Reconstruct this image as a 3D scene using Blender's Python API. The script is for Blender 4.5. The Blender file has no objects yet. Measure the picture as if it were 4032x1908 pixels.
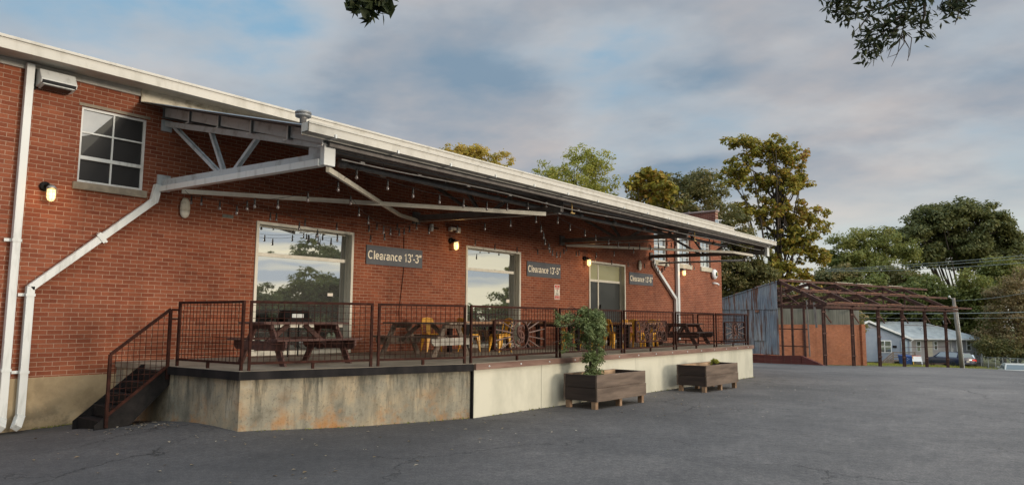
import bpy, bmesh, math, random
import numpy as np
from mathutils import Vector, Matrix
random.seed(7); rng=np.random.default_rng(7)
R=math.radians
S=bpy.context.scene; COL=S.collection
# ------------------------------------------------------------------ camera
EYE=Vector((0,0,1.75)); FPX=2803.0; YAW,PIT,ROL=.68792,.10905,.00676
fw=Vector((math.cos(YAW)*math.cos(PIT),math.sin(YAW)*math.cos(PIT),math.sin(PIT)))
rt0=Vector((math.sin(YAW),-math.cos(YAW),0)); up0=rt0.cross(fw)
rt=rt0*math.cos(ROL)+up0*math.sin(ROL); up=up0*math.cos(ROL)-rt0*math.sin(ROL)
cd=bpy.data.cameras.new('camera'); cam=bpy.data.objects.new('camera',cd); COL.objects.link(cam)
cd.sensor_width=36; cd.lens=FPX/4032*36; cd.clip_end=2000; cd.clip_start=.05
m=Matrix((rt,up,-fw)).transposed().to_4x4(); m.translation=EYE; cam.matrix_world=m
S.camera=cam
S.render.resolution_x=1024; S.render.resolution_y=484
# ------------------------------------------------------------------ light
SUN_AZ=R(-76)      # direction towards the sun, measured from +X
SUN_EL=R(5)
sd=bpy.data.lights.new('sun','SUN'); sd.energy=1.3; sd.angle=R(11); sd.color=(1,.86,.70)
so=bpy.data.objects.new('sun',sd); COL.objects.link(so)
tosun=Vector((math.cos(SUN_AZ)*math.cos(SUN_EL),math.sin(SUN_AZ)*math.cos(SUN_EL),math.sin(SUN_EL)))
so.rotation_euler=tosun.to_track_quat('Z','Y').to_euler()
W=bpy.data.worlds.new('World'); S.world=W; W.use_nodes=True
nt=W.node_tree; nt.nodes.clear()
def N(t,nt=nt,**k):
    n=nt.nodes.new(t)
    for a,b in k.items(): setattr(n,a,b)
    return n
def build_world():
    L=nt.links.new
    out=N('ShaderNodeOutputWorld'); bg=N('ShaderNodeBackground'); bg.inputs[1].default_value=.1
    sky=N('ShaderNodeTexSky',sky_type='NISHITA'); sky.sun_disc=False; sky.sun_elevation=R(9); sky.sun_rotation=math.pi/2-SUN_AZ
    sky.air_density=1.1; sky.dust_density=1.2; sky.ozone_density=1.3
    tc=N('ShaderNodeTexCoord'); sp=N('ShaderNodeSeparateXYZ'); L(tc.outputs['Generated'],sp.inputs[0])
    def M(op,a,b=None,c=None):
        n=N('ShaderNodeMath',operation=op)
        for i,x in enumerate((a,b,c)):
            if x is None: continue
            if isinstance(x,(int,float)): n.inputs[i].default_value=x
            else: L(x,n.inputs[i])
        return n.outputs[0]
    z=M('MAXIMUM',sp.outputs[2],0.0); zz=M('ADD',z,.16)
    u=M('DIVIDE',sp.outputs[0],zz); v=M('DIVIDE',sp.outputs[1],zz)
    cb=N('ShaderNodeCombineXYZ'); L(u,cb.inputs[0]); L(v,cb.inputs[1])
    mp=N('ShaderNodeMapping'); L(cb.outputs[0],mp.inputs[0]); mp.inputs['Location'].default_value=CLOUD_OFF; mp.inputs['Rotation'].default_value=(0,0,R(35)); mp.inputs['Scale'].default_value=CLOUD_SC
    n1=N('ShaderNodeTexNoise'); n1.inputs['Scale'].default_value=1.25; n1.inputs['Detail'].default_value=8; n1.inputs['Roughness'].default_value=.52; n1.inputs['Distortion'].default_value=.1
    L(mp.outputs[0],n1.inputs['Vector'])
    n2=N('ShaderNodeTexNoise'); n2.inputs['Scale'].default_value=2.3; n2.inputs['Detail'].default_value=5; n2.inputs['Roughness'].default_value=.55
    L(mp.outputs[0],n2.inputs['Vector'])
    r1=N('ShaderNodeValToRGB'); r1.color_ramp.elements[0].position=.36; r1.color_ramp.elements[1].position=.56
    r1.color_ramp.interpolation='EASE'; L(n1.outputs[0],r1.inputs[0])
    # thinner towards the horizon, where a clear cream band shows
    hz=N('ShaderNodeMapRange'); hz.inputs[1].default_value=.08; hz.inputs[2].default_value=.22; L(sp.outputs[2],hz.inputs[0]); hz.interpolation_type='SMOOTHSTEP'
    mk=M('MULTIPLY',r1.outputs[0],M('MULTIPLY_ADD',hz.outputs[0],.75,.25))
    cr=N('ShaderNodeValToRGB'); e=cr.color_ramp.elements
    e[0].position=.34; e[0].color=(*CLOUD_LO,1); e[1].position=.66; e[1].color=(*CLOUD_HI,1)
    L(n2.outputs[0],cr.inputs[0])
    cs=N('ShaderNodeVectorMath',operation='SCALE'); L(cr.outputs[0],cs.inputs[0]); cs.inputs['Scale'].default_value=10.0
    # clear sky: the Nishita sky lifted by the high thin haze of dusk
    hzc=N('ShaderNodeValToRGB'); f=hzc.color_ramp.elements
    f[0].position=0; f[0].color=(.52,.52,.47,1); f[1].position=.55; f[1].color=(.11,.255,.385,1)
    g=hzc.color_ramp.elements.new(.12); g.color=(.36,.41,.42,1); g=hzc.color_ramp.elements.new(.24); g.color=(.15,.255,.35,1)
    L(sp.outputs[2],hzc.inputs[0])
    hs=N('ShaderNodeVectorMath',operation='SCALE'); L(hzc.outputs[0],hs.inputs[0]); hs.inputs['Scale'].default_value=10.0
    mh=N('ShaderNodeMix',data_type='RGBA'); mh.inputs[0].default_value=.8; L(sky.outputs[0],mh.inputs[6]); L(hs.outputs[0],mh.inputs[7])
    mx0=N('ShaderNodeMix',data_type='RGBA'); L(mk,mx0.inputs[0]); L(mh.outputs[2],mx0.inputs[6]); L(cs.outputs[0],mx0.inputs[7])
    rim=M('MULTIPLY',M('MULTIPLY',mk,M('SUBTRACT',1.0,mk)),M('MULTIPLY',n2.outputs[0],2.2))
    mx=N('ShaderNodeMix',data_type='RGBA'); L(rim,mx.inputs[0]); L(mx0.outputs[2],mx.inputs[6]); mx.inputs[7].default_value=(4.6,4.05,3.6,1)
    # the western sky behind the photographer glows cream
    dt=N('ShaderNodeVectorMath',operation='DOT_PRODUCT'); L(tc.outputs['Generated'],dt.inputs[0]); dt.inputs[1].default_value=(math.cos(R(-82))*.99,math.sin(R(-82))*.99,.12)
    gl=N('ShaderNodeMapRange'); gl.inputs[1].default_value=.22; gl.inputs[2].default_value=1; L(dt.outputs['Value'],gl.inputs[0]); gl.interpolation_type='SMOOTHSTEP'
    gm=M('MULTIPLY',gl.outputs[0],.85)
    mg=N('ShaderNodeMix',data_type='RGBA'); L(gm,mg.inputs[0]); L(mx.outputs[2],mg.inputs[6]); sv=N('ShaderNodeCombineXYZ'); L(M('MULTIPLY',sp.outputs[0],1.4),sv.inputs[0]); L(M('MULTIPLY',sp.outputs[1],1.4),sv.inputs[1]); L(M('MULTIPLY',sp.outputs[2],22.0),sv.inputs[2])
    n3=N('ShaderNodeTexNoise'); n3.inputs['Scale'].default_value=1.3; n3.inputs['Detail'].default_value=6; n3.inputs['Roughness'].default_value=.55; L(sv.outputs[0],n3.inputs['Vector'])
    gr=N('ShaderNodeValToRGB'); g4=gr.color_ramp.elements; g4[0].position=.40; g4[0].color=(.50,.56,.66,1); g4[1].position=.58; g4[1].color=(1.25,1.10,.82,1); L(n3.outputs[0],gr.inputs[0])
    gx=N('ShaderNodeVectorMath',operation='SCALE'); L(gr.outputs[0],gx.inputs[0]); gx.inputs['Scale'].default_value=10.5; L(gx.outputs[0],mg.inputs[7])
    zn=N('ShaderNodeMapRange'); zn.inputs[1].default_value=.46; zn.inputs[2].default_value=.80; zn.inputs[3].default_value=1.0; zn.inputs[4].default_value=3.0; zn.interpolation_type='SMOOTHSTEP'; L(sp.outputs[2],zn.inputs[0])  # unseen overhead sky brightened, added to lift the light on the ground
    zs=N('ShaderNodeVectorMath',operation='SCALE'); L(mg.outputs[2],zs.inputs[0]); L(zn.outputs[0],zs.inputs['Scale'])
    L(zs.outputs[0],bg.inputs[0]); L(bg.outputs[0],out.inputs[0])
CLOUD_OFF=(7.1,11.6,0); CLOUD_SC=(.7,.6,1); CLOUD_LO=(.128,.182,.240); CLOUD_HI=(.285,.272,.275)
build_world()
S.view_settings.view_transform='Standard'; S.view_settings.look='None'; S.view_settings.exposure=.80; S.view_settings.gamma=1
S.render.engine='CYCLES'
# ------------------------------------------------------------------ pixel helpers (photograph pixel -> point on a real plane)
def ray(x,y): return (rt*((x-2016)/FPX)+up*(-(y-954)/FPX)+fw)
def onY(x,y,Y): d=ray(x,y); return EYE+d*((Y-EYE.y)/d.y)
def onX(x,y,X): d=ray(x,y); return EYE+d*((X-EYE.x)/d.x)
fh=Vector((math.cos(YAW),math.sin(YAW),0)); rh=Vector((math.sin(YAW),-math.cos(YAW),0))
def onD(x,y,D): d=ray(x,y); return EYE+d*(D/(d.x*fh.x+d.y*fh.y))
# ------------------------------------------------------------------ object helpers
def tag(o,label=None,cat=None,group=None,kind=None):
    if label: o['label']=label
    if cat: o['category']=cat
    if group: o['group']=group
    if kind: o['kind']=kind
    return o
def empty(name,loc,rz=0,label=None,cat=None,group=None):
    o=bpy.data.objects.new(name,None); COL.objects.link(o); o.location=loc; o.rotation_euler=(0,0,rz); o.empty_display_size=.2
    return tag(o,label,cat,group)
def attach(o,parent,world=True):
    o.parent=parent
    if world:
        # world-space mesh under a thing: undo the thing's own transform
        M=Matrix.LocRotScale(parent.location,parent.rotation_euler,parent.scale)
        p=parent.parent
        if p is not None and p.type!='MESH': M=Matrix.LocRotScale(p.location,p.rotation_euler,p.scale)@M
        o.matrix_parent_inverse=M.inverted() if parent.type=='EMPTY' else Matrix.Identity(4)
def kids(o): return [c for c in bpy.data.objects if c.parent==o]
def copy_tree(o,parent=None):
    c=o.copy(); COL.objects.link(c)
    if parent: mi=o.matrix_parent_inverse.copy(); c.parent=parent; c.matrix_parent_inverse=mi
    for ch in kids(o): copy_tree(ch,c)
    return c
def U(a): 
    a=np.array(a,float); return a/np.linalg.norm(a)
class MB:
    def __init__(s): s.v=[]; s.f=[]
    def add(s,vs,fs):
        b=len(s.v); s.v+= [tuple(map(float,p)) for p in vs]; s.f+=[tuple(i+b for i in f) for f in fs]; return s
    def hexa(s,p): return s.add(p,[(0,3,2,1),(4,5,6,7),(0,1,5,4),(1,2,6,5),(2,3,7,6),(3,0,4,7)])
    def box(s,x0,x1,y0,y1,z0,z1):
        return s.hexa([(x0,y0,z0),(x1,y0,z0),(x1,y1,z0),(x0,y1,z0),(x0,y0,z1),(x1,y0,z1),(x1,y1,z1),(x0,y1,z1)])
    def beam(s,p,q,w,h,upv=(0,0,1)):
        p=np.array(p,float);q=np.array(q,float);d=U(q-p);u=np.array(upv,float)
        if abs(d@u)>.98: u=np.array((1.,0,0))
        sd=U(np.cross(d,u)); u=np.cross(sd,d); a=sd*w/2; b=u*h/2
        return s.hexa([p-a-b,p+a-b,q+a-b,q-a-b,p-a+b,p+a+b,q+a+b,q-a+b])
    def tube(s,pts,r,n=8,close=False,caps=True):
        P=[np.array(p,float) for p in pts]; k=len(P); rr=r if hasattr(r,'__len__') else [r]*k
        base=len(s.v); ref=None
        for i in range(k):
            if close: d=P[(i+1)%k]-P[i-1]
            else: d=P[min(i+1,k-1)]-P[max(i-1,0)]
            d=U(d) if np.linalg.norm(d)>1e-9 else np.array((0,0,1.))
            if ref is None:
                ref=np.array((0,0,1.)) if abs(d[2])<.9 else np.array((1.,0,0))
            a=np.cross(d,ref); a=U(a); b=np.cross(a,d); ref=b
            for j in range(n):
                t=2*math.pi*j/n; s.v.append(tuple(P[i]+rr[i]*(a*math.cos(t)+b*math.sin(t))))
        m=k if close else k-1
        for i in range(m):
            for j in range(n):
                i2=(i+1)%k
                s.f.append((base+i*n+j,base+i*n+(j+1)%n,base+i2*n+(j+1)%n,base+i2*n+j))
        if not close and caps:
            s.f.append(tuple(base+j for j in range(n))[::-1]); s.f.append(tuple(base+(k-1)*n+j for j in range(n)))
        return s
    def lathe(s,prof,c=(0,0,0),n=14,axis=(0,0,1),sq=(1,1)):
        ax=U(axis); a=U(np.cross(ax,(0.13,1,0.07))); b=np.cross(ax,a); base=len(s.v); c=np.array(c,float)
        for r,h in prof:
            for j in range(n):
                t=2*math.pi*j/n; s.v.append(tuple(c+ax*h+a*r*math.cos(t)*sq[0]+b*r*math.sin(t)*sq[1]))
        for i in range(len(prof)-1):
            for j in range(n): s.f.append((base+i*n+j,base+i*n+(j+1)%n,base+(i+1)*n+(j+1)%n,base+(i+1)*n+j))
        s.f.append(tuple(base+j for j in range(n))[::-1]); s.f.append(tuple(base+(len(prof)-1)*n+j for j in range(n)))
        return s
    def prism(s,poly,o,ax,ay,az,t):
        # polygon in plane (ax,ay) through o, extruded t along az
        o=np.array(o,float);ax=np.array(ax,float);ay=np.array(ay,float);az=np.array(az,float);n=len(poly)
        vs=[o+ax*x+ay*y for x,y in poly]+[o+ax*x+ay*y+az*t for x,y in poly]
        return s.add(vs,[tuple(range(n))[::-1],tuple(range(n,2*n))]+[(i,(i+1)%n,n+(i+1)%n,n+i) for i in range(n)])
    def obj(s,name,mat,parent=None,world=True,smooth=False,bevel=0,fix=True):
        me=bpy.data.meshes.new(name); me.from_pydata(s.v,[],s.f); me.update()
        if fix:
            bm=bmesh.new(); bm.from_mesh(me); bmesh.ops.recalc_face_normals(bm,faces=bm.faces); bm.to_mesh(me); bm.free()
        if mat: me.materials.append(mat)
        if smooth: me.polygons.foreach_set('use_smooth',[True]*len(me.polygons))
        o=bpy.data.objects.new(name,me); COL.objects.link(o)
        if parent is not None: attach(o,parent,world)
        if bevel:
            b=o.modifiers.new('bevel','BEVEL'); b.width=bevel; b.segments=2; b.limit_method='ANGLE'; b.angle_limit=R(40)
        return o
def raw(name,v,f,mat,parent=None,world=True):
    me=bpy.data.meshes.new(name); me.from_pydata(v,[],f); me.update(); me.materials.append(mat)
    o=bpy.data.objects.new(name,me); COL.objects.link(o)
    if parent is not None: attach(o,parent,world)
    return o
# ------------------------------------------------------------------ materials
class MT:
    def __init__(s,name):
        s.m=bpy.data.materials.new(name); s.m.use_nodes=True; s.t=s.m.node_tree
        s.b=s.t.nodes['Principled BSDF']; s.out=s.t.nodes['Material Output']
        s.tc=s.n('ShaderNodeTexCoord')
    def n(s,ty,**k):
        n=s.t.nodes.new(ty)
        for a,b in k.items(): setattr(n,a,b)
        return n
    def L(s,a,b): s.t.links.new(a,b)
    def noise(s,scale,detail=4,rough=.55,vec=None,dist=0):
        n=s.n('ShaderNodeTexNoise'); n.inputs['Scale'].default_value=scale; n.inputs['Detail'].default_value=detail; n.inputs['Roughness'].default_value=rough; n.inputs['Distortion'].default_value=dist
        s.L(vec if vec is not None else s.tc.outputs['Object'],n.inputs['Vector']); return n.outputs[0]
    def ramp(s,fac,*st):
        r=s.n('ShaderNodeValToRGB'); e=r.color_ramp.elements
        while len(e)<len(st): e.new(.5)
        for i,(p,c) in enumerate(st):
            e[i].position=p; e[i].color=(*c,1) if hasattr(c,'__len__') else (c,c,c,1)
        s.L(fac,r.inputs[0]); return r.outputs[0]
    def mix(s,f,a,b,mode='MIX'):
        x=s.n('ShaderNodeMix',data_type='RGBA',blend_type=mode)
        for i,q in ((0,f),(6,a),(7,b)):
            if isinstance(q,(int,float)): x.inputs[i].default_value=q
            elif isinstance(q,tuple): x.inputs[i].default_value=(*q,1)
            else: s.L(q,x.inputs[i])
        return x.outputs[2]
    def math(s,op,a,b=0.0,c=0.0):
        n=s.n('ShaderNodeMath',operation=op)
        for i,q in enumerate((a,b,c)):
            if isinstance(q,(int,float)): n.inputs[i].default_value=q
            else: s.L(q,n.inputs[i])
        return n.outputs[0]
    def map(s,scale=(1,1,1),rot=(0,0,0),loc=(0,0,0),vec=None):
        n=s.n('ShaderNodeMapping'); n.inputs['Scale'].default_value=scale; n.inputs['Rotation'].default_value=rot; n.inputs['Location'].default_value=loc
        s.L(vec if vec is not None else s.tc.outputs['Object'],n.inputs[0]); return n.outputs[0]
    def xyz(s,vec=None):
        n=s.n('ShaderNodeSeparateXYZ'); s.L(vec if vec is not None else s.tc.outputs['Object'],n.inputs[0]); return n.outputs
    def vec(s,x,y,z=0.0):
        n=s.n('ShaderNodeCombineXYZ')
        for i,q in enumerate((x,y,z)):
            if isinstance(q,(int,float)): n.inputs[i].default_value=q
            else: s.L(q,n.inputs[i])
        return n.outputs[0]
    def bump(s,h,str=.3,dist=.01):
        n=s.n('ShaderNodeBump'); n.inputs['Strength'].default_value=str; n.inputs['Distance'].default_value=dist; s.L(h,n.inputs['Height']); s.L(n.outputs[0],s.b.inputs['Normal'])
    def col(s,c):
        if isinstance(c,tuple): s.b.inputs['Base Color'].default_value=(*c,1)
        else: s.L(c,s.b.inputs['Base Color'])
    def set(s,rough=None,metal=None,spec=None):
        if rough is not None:
            if isinstance(rough,(int,float)): s.b.inputs['Roughness'].default_value=rough
            else: s.L(rough,s.b.inputs['Roughness'])
        if metal is not None: s.b.inputs['Metallic'].default_value=metal
        if spec is not None: s.b.inputs['Specular IOR Level'].default_value=spec
        return s
def pm(name,c1,c2,scale=6,rough=.7,bump=.15,metal=0,stretch=(1,1,1),detail=5,bs=None,lo=.35,hi=.68):
    a=MT(name); v=a.map(scale=stretch); n=a.noise(scale,detail,.6,v)
    a.col(a.ramp(n,(lo,c1),(hi,c2))); a.set(rough,metal)
    if bump: a.bump(a.noise(bs or scale*6,4,.6,v),bump,.006)
    return a.m
M={}
def mk():
    # ---- brick of the main wall
    def brick(name,c1,c2,mort,bw=.235,rh=.0768,ms=.0056,axis='X',zoff=0,strength=.6):
        a=MT(name); o=a.xyz(); h=o[0] if axis=='X' else o[1]
        if axis=='XY': h=a.math('ADD',o[0],o[1])
        v=a.vec(h,a.math('ADD',o[2],zoff),0.0)
        wob=a.noise(9,3,.5); vv=a.n('ShaderNodeVectorMath',operation='MULTIPLY_ADD'); a.L(a.vec(wob,wob),vv.inputs[0]); vv.inputs[1].default_value=(.007,.007,0); a.L(v,vv.inputs[2]); v2=vv.outputs[0]
        b=a.n('ShaderNodeTexBrick'); b.offset=.5; b.inputs['Scale'].default_value=1; b.inputs['Mortar Size'].default_value=ms; b.inputs['Mortar Smooth'].default_value=.25
        b.inputs['Brick Width'].default_value=bw; b.inputs['Row Height'].default_value=rh; b.inputs['Bias'].default_value=-.1
        b.inputs['Color1'].default_value=(*c1,1); b.inputs['Color2'].default_value=(*c2,1); b.inputs['Mortar'].default_value=(*mort,1)
        a.L(v2,b.inputs['Vector'])
        big=a.ramp(a.noise(.55,6,.65),(.3,(.62,.60,.62)),(.5,(.95,.95,.95)),(.72,(1.16,1.13,1.08)))
        drip=a.ramp(a.noise(1.6,5,.6,a.map(scale=(1.4,1.4,.16),loc=(4,1,7))),(.56,1.0),(.72,.62)); big=a.mix(.8,big,drip,'MULTIPLY')
        fine=a.ramp(a.noise(38,3,.7),(.3,(.82,.82,.82)),(.7,(1.12,1.12,1.12)))
        c=a.mix(.85,b.outputs[0],big,'MULTIPLY'); c=a.mix(.8,c,fine,'MULTIPLY')
        row=a.math('FLOOR',a.math('DIVIDE',a.math('ADD',o[2],zoff),rh)); par=a.math('MODULO',a.math('ABSOLUTE',row),2.0); colm=a.math('FLOOR',a.math('DIVIDE',a.math('SUBTRACT',h,a.math('MULTIPLY',a.math('SUBTRACT',1.0,par),0.0)),bw))
        wn=a.n('ShaderNodeTexWhiteNoise',noise_dimensions='3D'); a.L(a.vec(colm,row,par),wn.inputs['Vector'])
        odd=a.ramp(wn.outputs['Value'],(.0,(.72,.70,.70)),(.14,(.93,.93,.93)),(.8,(1.0,1.0,1.0)),(1.0,(1.18,1.12,1.05))); c=a.mix(.6,c,odd,'MULTIPLY')
        # pale lime bloom and missing pointing in patches
        pt=a.ramp(a.noise(2.2,4,.6),(.42,0.0),(.6,1.0))
        c=a.mix(a.math('MULTIPLY',b.outputs['Fac'],a.math('MULTIPLY',pt,.55)),c,tuple(x*.45 for x in mort))
        a.col(c); a.set(.88,spec=.2)
        a.bump(a.math('ADD',a.math('MULTIPLY',b.outputs['Fac'],-1.0),a.math('MULTIPLY',a.noise(60,3,.6),.35)),strength,.006); return a.m
    M['brick']=brick('wall_brick',(.210,.062,.033),(.285,.096,.051),(.43,.285,.205))
    M['brick_far']=brick('shed_brick',(.38,.13,.065),(.48,.18,.095),(.55,.38,.28),zoff=.02)
    M['brick_end']=brick('parapet_brick',(.16,.050,.036),(.21,.072,.050),(.42,.29,.22),axis='Y')
    M['brick_low']=brick('low_wall_brick',(.15,.045,.04),(.2,.062,.05),(.20,.11,.09))
    # ---- stained concrete
    a=MT('stained_concrete'); o=a.xyz()
    base=a.ramp(a.noise(1.6,6,.65),(.3,(.13,.115,.085)),(.46,(.25,.23,.175)),(.6,(.35,.29,.195)),(.75,(.40,.375,.30)))
    st=a.ramp(a.noise(1.15,7,.72,a.map(scale=(1.3,1.3,.35),loc=(.6,3.3,0))),(.45,0.0),(.60,1.0)); s2_=a.ramp(a.noise(5.5,5,.65,a.map(scale=(1.6,1.6,.16))),(.50,0.0),(.62,1.0)); st=a.math('MAXIMUM',st,a.math('MULTIPLY',s2_,1.0))
    top=a.n('ShaderNodeMapRange'); top.inputs[1].default_value=.15; top.inputs[2].default_value=.85; a.L(o[2],top.inputs[0])
    c=a.mix(a.math('MULTIPLY',st,a.math('MULTIPLY_ADD',top.outputs[0],.6,.3)),base,(.055,.055,.045))
    ru=a.ramp(a.noise(1.9,6,.7,a.map(loc=(5,2,1))),(.50,0.0),(.66,1.0)); lowm=a.n('ShaderNodeMapRange'); lowm.inputs[1].default_value=.75; lowm.inputs[2].default_value=.05; a.L(o[2],lowm.inputs[0])
    c=a.mix(a.math('MULTIPLY',ru,a.math('MULTIPLY',lowm.outputs[0],.9)),c,(.33,.16,.055))
    pit=a.ramp(a.noise(26,3,.6),(.34,.6),(.42,1.0)); c=a.mix(.7,c,pit,'MULTIPLY')
    wl=a.ramp(a.noise(7,4,.6,a.map(scale=(1,1,.25),loc=(9,3,2))),(.66,0.0),(.76,1.0)); c=a.mix(a.math('MULTIPLY',wl,.4),c,(.5,.48,.40))
    a.col(c); a.set(.92); a.bump(a.noise(30,6,.7),.5,.006); M['conc']=a.m
    a=MT('tan_foundation'); base=a.ramp(a.noise(1.3,6,.65),(.3,(.22,.165,.095)),(.55,(.36,.275,.165)),(.75,(.42,.34,.22)))
    o=a.xyz(); lowm=a.n('ShaderNodeMapRange'); lowm.inputs[1].default_value=.35; lowm.inputs[2].default_value=-.1; a.L(o[2],lowm.inputs[0])
    d=a.ramp(a.noise(2.6,6,.7,a.map(loc=(2,2,4))),(.44,0.0),(.6,1.0)); c=a.mix(a.math('MULTIPLY',d,a.math('MULTIPLY_ADD',lowm.outputs[0],.7,.12)),base,(.06,.05,.035))
    a.col(c); a.set(.9); a.bump(a.noise(22,5,.7),.35,.005); M['found']=a.m
    # ---- asphalt
    a=MT('asphalt')
    big=a.noise(.22,6,.6); c=a.ramp(big,(.3,(.080,.076,.073)),(.52,(.110,.103,.098)),(.74,(.148,.138,.129)))
    o=a.xyz(); pos=a.math('ADD',a.math('MULTIPLY',o[0],.02),a.math('ADD',a.math('MULTIPLY',o[1],-.06),a.math('MULTIPLY',a.noise(.15,4,.5),.9))); pm_=a.ramp(pos,(.05,(.60,.62,.66)),(.75,(1.34,1.30,1.28))); c=a.mix(1.0,c,pm_,'MULTIPLY')
    sm=a.ramp(a.noise(1.4,9,.8),(.34,(.78,.78,.79)),(.5,(.99,.98,.98)),(.66,(1.22,1.20,1.18))); c=a.mix(.9,c,sm,'MULTIPLY'); sm=a.ramp(a.noise(11,5,.8),(.34,(.74,.74,.75)),(.5,(1.0,1.0,1.0)),(.66,(1.28,1.27,1.25))); c=a.mix(.9,c,sm,'MULTIPLY')
    g=a.noise(42,5,.85); gr=a.ramp(g,(.3,(.45,.45,.45)),(.5,(.95,.95,.95)),(.70,(1.8,1.77,1.7))); c=a.mix(.85,c,gr,'MULTIPLY')
    # wandering cracks
    w=a.n('ShaderNodeTexNoise'); w.inputs['Scale'].default_value=.9; w.inputs['Detail'].default_value=6; w.inputs['Roughness'].default_value=.7; a.L(a.tc.outputs['Object'],w.inputs['Vector'])
    vm=a.n('ShaderNodeVectorMath',operation='MULTIPLY_ADD'); a.L(w.outputs[1],vm.inputs[0]); vm.inputs[1].default_value=(1.5,1.5,0); a.L(a.map(scale=(1,1,0)),vm.inputs[2])
    vo=a.n('ShaderNodeTexVoronoi',feature='DISTANCE_TO_EDGE'); vo.inputs['Scale'].default_value=.24; a.L(vm.outputs[0],vo.inputs['Vector'])
    ck=a.ramp(vo.outputs['Distance'],(.0,1.0),(.0042,0.0)); gate=a.ramp(a.noise(.32,3,.5,a.map(loc=(3,8,0))),(.44,0.0),(.54,1.0)); ck=a.math('MULTIPLY',ck,gate)
    c=a.mix(a.math('MULTIPLY',ck,.85),c,(.012,.012,.012))
    sp_=a.ramp(a.noise(3.1,4,.7,a.map(loc=(7,1,0))),(.70,0.0),(.76,1.0)); c=a.mix(a.math('MULTIPLY',sp_,.35),c,(.22,.21,.20))
    oil=a.ramp(a.noise(.75,5,.7,a.map(loc=(1,9,0))),(.64,0.0),(.74,1.0)); c=a.mix(a.math('MULTIPLY',oil,.45),c,(.03,.03,.032))
    a.col(c); a.set(.86,spec=.35); a.bump(a.math('SUBTRACT',a.math('MULTIPLY',g,.5),ck),.7,.008); M['asph']=a.m
    a=MT('grass_ground'); c=a.ramp(a.noise(.5,6,.7),(.3,(.06,.075,.02)),(.55,(.12,.12,.04)),(.75,(.17,.14,.07))); c=a.mix(.6,c,a.ramp(a.noise(14,4,.7),(.3,.6),(.7,1.3)),'MULTIPLY'); a.col(c); a.set(.95); a.bump(a.noise(20,4,.7),.8,.03); M['grass']=a.m
    # ---- paint, metal, wood
    M['cream']=pm('cream_paint',(.56,.53,.44),(.68,.65,.56),5,.5,.05,stretch=(1,1,.3))
    M['white']=pm('white_metal',(.36,.37,.355),(.60,.62,.61),4,.5,.08,stretch=(2,2,.3),detail=7,lo=.24,hi=.48)
    M['fascia']=pm('fascia_paint',(.34,.325,.28),(.47,.455,.41),5,.55,.08,stretch=(.9,1,.35),detail=8,lo=.26,hi=.52)
    M['dirtywhite']=pm('weathered_white_board',(.30,.26,.19),(.58,.54,.44),7,.75,.2,lo=.28,hi=.5)
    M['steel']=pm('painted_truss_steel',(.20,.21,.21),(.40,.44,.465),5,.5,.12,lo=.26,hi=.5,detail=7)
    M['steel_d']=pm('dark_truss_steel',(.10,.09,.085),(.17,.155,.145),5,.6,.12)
    M['purlin']=pm('galvanised_purlin',(.17,.18,.19),(.27,.28,.28),3,.45,.1,metal=.35)
    M['conduit']=pm('conduit_metal',(.20,.195,.19),(.30,.29,.28),8,.45,.05,metal=.4)
    M['rust']=pm('rusty_rail',(.020,.008,.006),(.055,.019,.013),9,.85,.3); M['rust'].node_tree.nodes['Principled BSDF'].inputs['Specular IOR Level'].default_value=.15; M['raybar']=pm('worn_ray_bar',(.085,.050,.040),(.17,.11,.09),9,.7,.2)
    M['rustf']=pm('rusty_beam',(.042,.019,.014),(.115,.048,.032),4,.85,.3)
    M['rustl']=pm('bright_rust',(.22,.09,.055),(.38,.20,.13),5,.85,.3)
    M['black']=pm('black_steel',(.006,.006,.0065),(.016,.014,.014),7,.7,.2); M['black'].node_tree.nodes['Principled BSDF'].inputs['Specular IOR Level'].default_value=.15
    M['channel']=pm('dark_dock_channel',(.007,.007,.008),(.024,.021,.021),3,.8,.25,stretch=(1,1,.3)); M['channel'].node_tree.nodes['Principled BSDF'].inputs['Specular IOR Level'].default_value=.15
    M['ledger']=pm('worn_timber_ledger',(.11,.055,.04),(.23,.145,.11),4,.85,.4,stretch=(.25,1,2.5))
    M['deck']=pm('dock_slab_concrete',(.17,.14,.105),(.31,.265,.20),1.5,.9,.35)
    M['skirt']=pm('cream_skirt_panel',(.40,.39,.31),(.54,.52,.42),1.6,.65,.08,stretch=(.8,1,.5),lo=.3,hi=.55)
    M['wood_red']=pm('red_brown_picnic_wood',(.045,.020,.017),(.125,.060,.048),4,.8,.35,stretch=(.35,3,3))
    M['wood_grey']=pm('weathered_picnic_wood',(.10,.070,.050),(.24,.19,.145),4,.85,.4,stretch=(.35,3,3))
    M['wood_pale']=pm('pale_weathered_beam',(.34,.31,.26),(.55,.52,.46),5,.85,.3)
    M['wood_dark']=pm('dark_picnic_wood',(.022,.013,.011),(.06,.036,.03),4,.8,.3,stretch=(.35,3,3))
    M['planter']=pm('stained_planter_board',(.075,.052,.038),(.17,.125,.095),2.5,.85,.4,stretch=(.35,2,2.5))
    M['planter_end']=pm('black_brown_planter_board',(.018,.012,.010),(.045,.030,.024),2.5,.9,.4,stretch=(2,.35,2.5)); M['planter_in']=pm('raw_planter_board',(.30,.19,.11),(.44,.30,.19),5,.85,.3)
    M['leg_wood']=pm('planter_leg_wood',(.16,.095,.055),(.30,.20,.125),5,.85,.3)
    M['tabletop']=pm('varnished_table_plank',(.24,.12,.06),(.40,.23,.13),3,.5,.15,stretch=(.3,3,3))
    M['yellow']=pm('yellow_chair_metal',(.62,.29,.018),(.74,.38,.03),8,.42,.05)
    M['sign']=pm('sign_slate',(.060,.066,.078),(.080,.086,.098),4,.6,.05)
    M['letter']=pm('sign_letter',(.80,.72,.55),(.88,.80,.63),10,.6,0)
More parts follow.
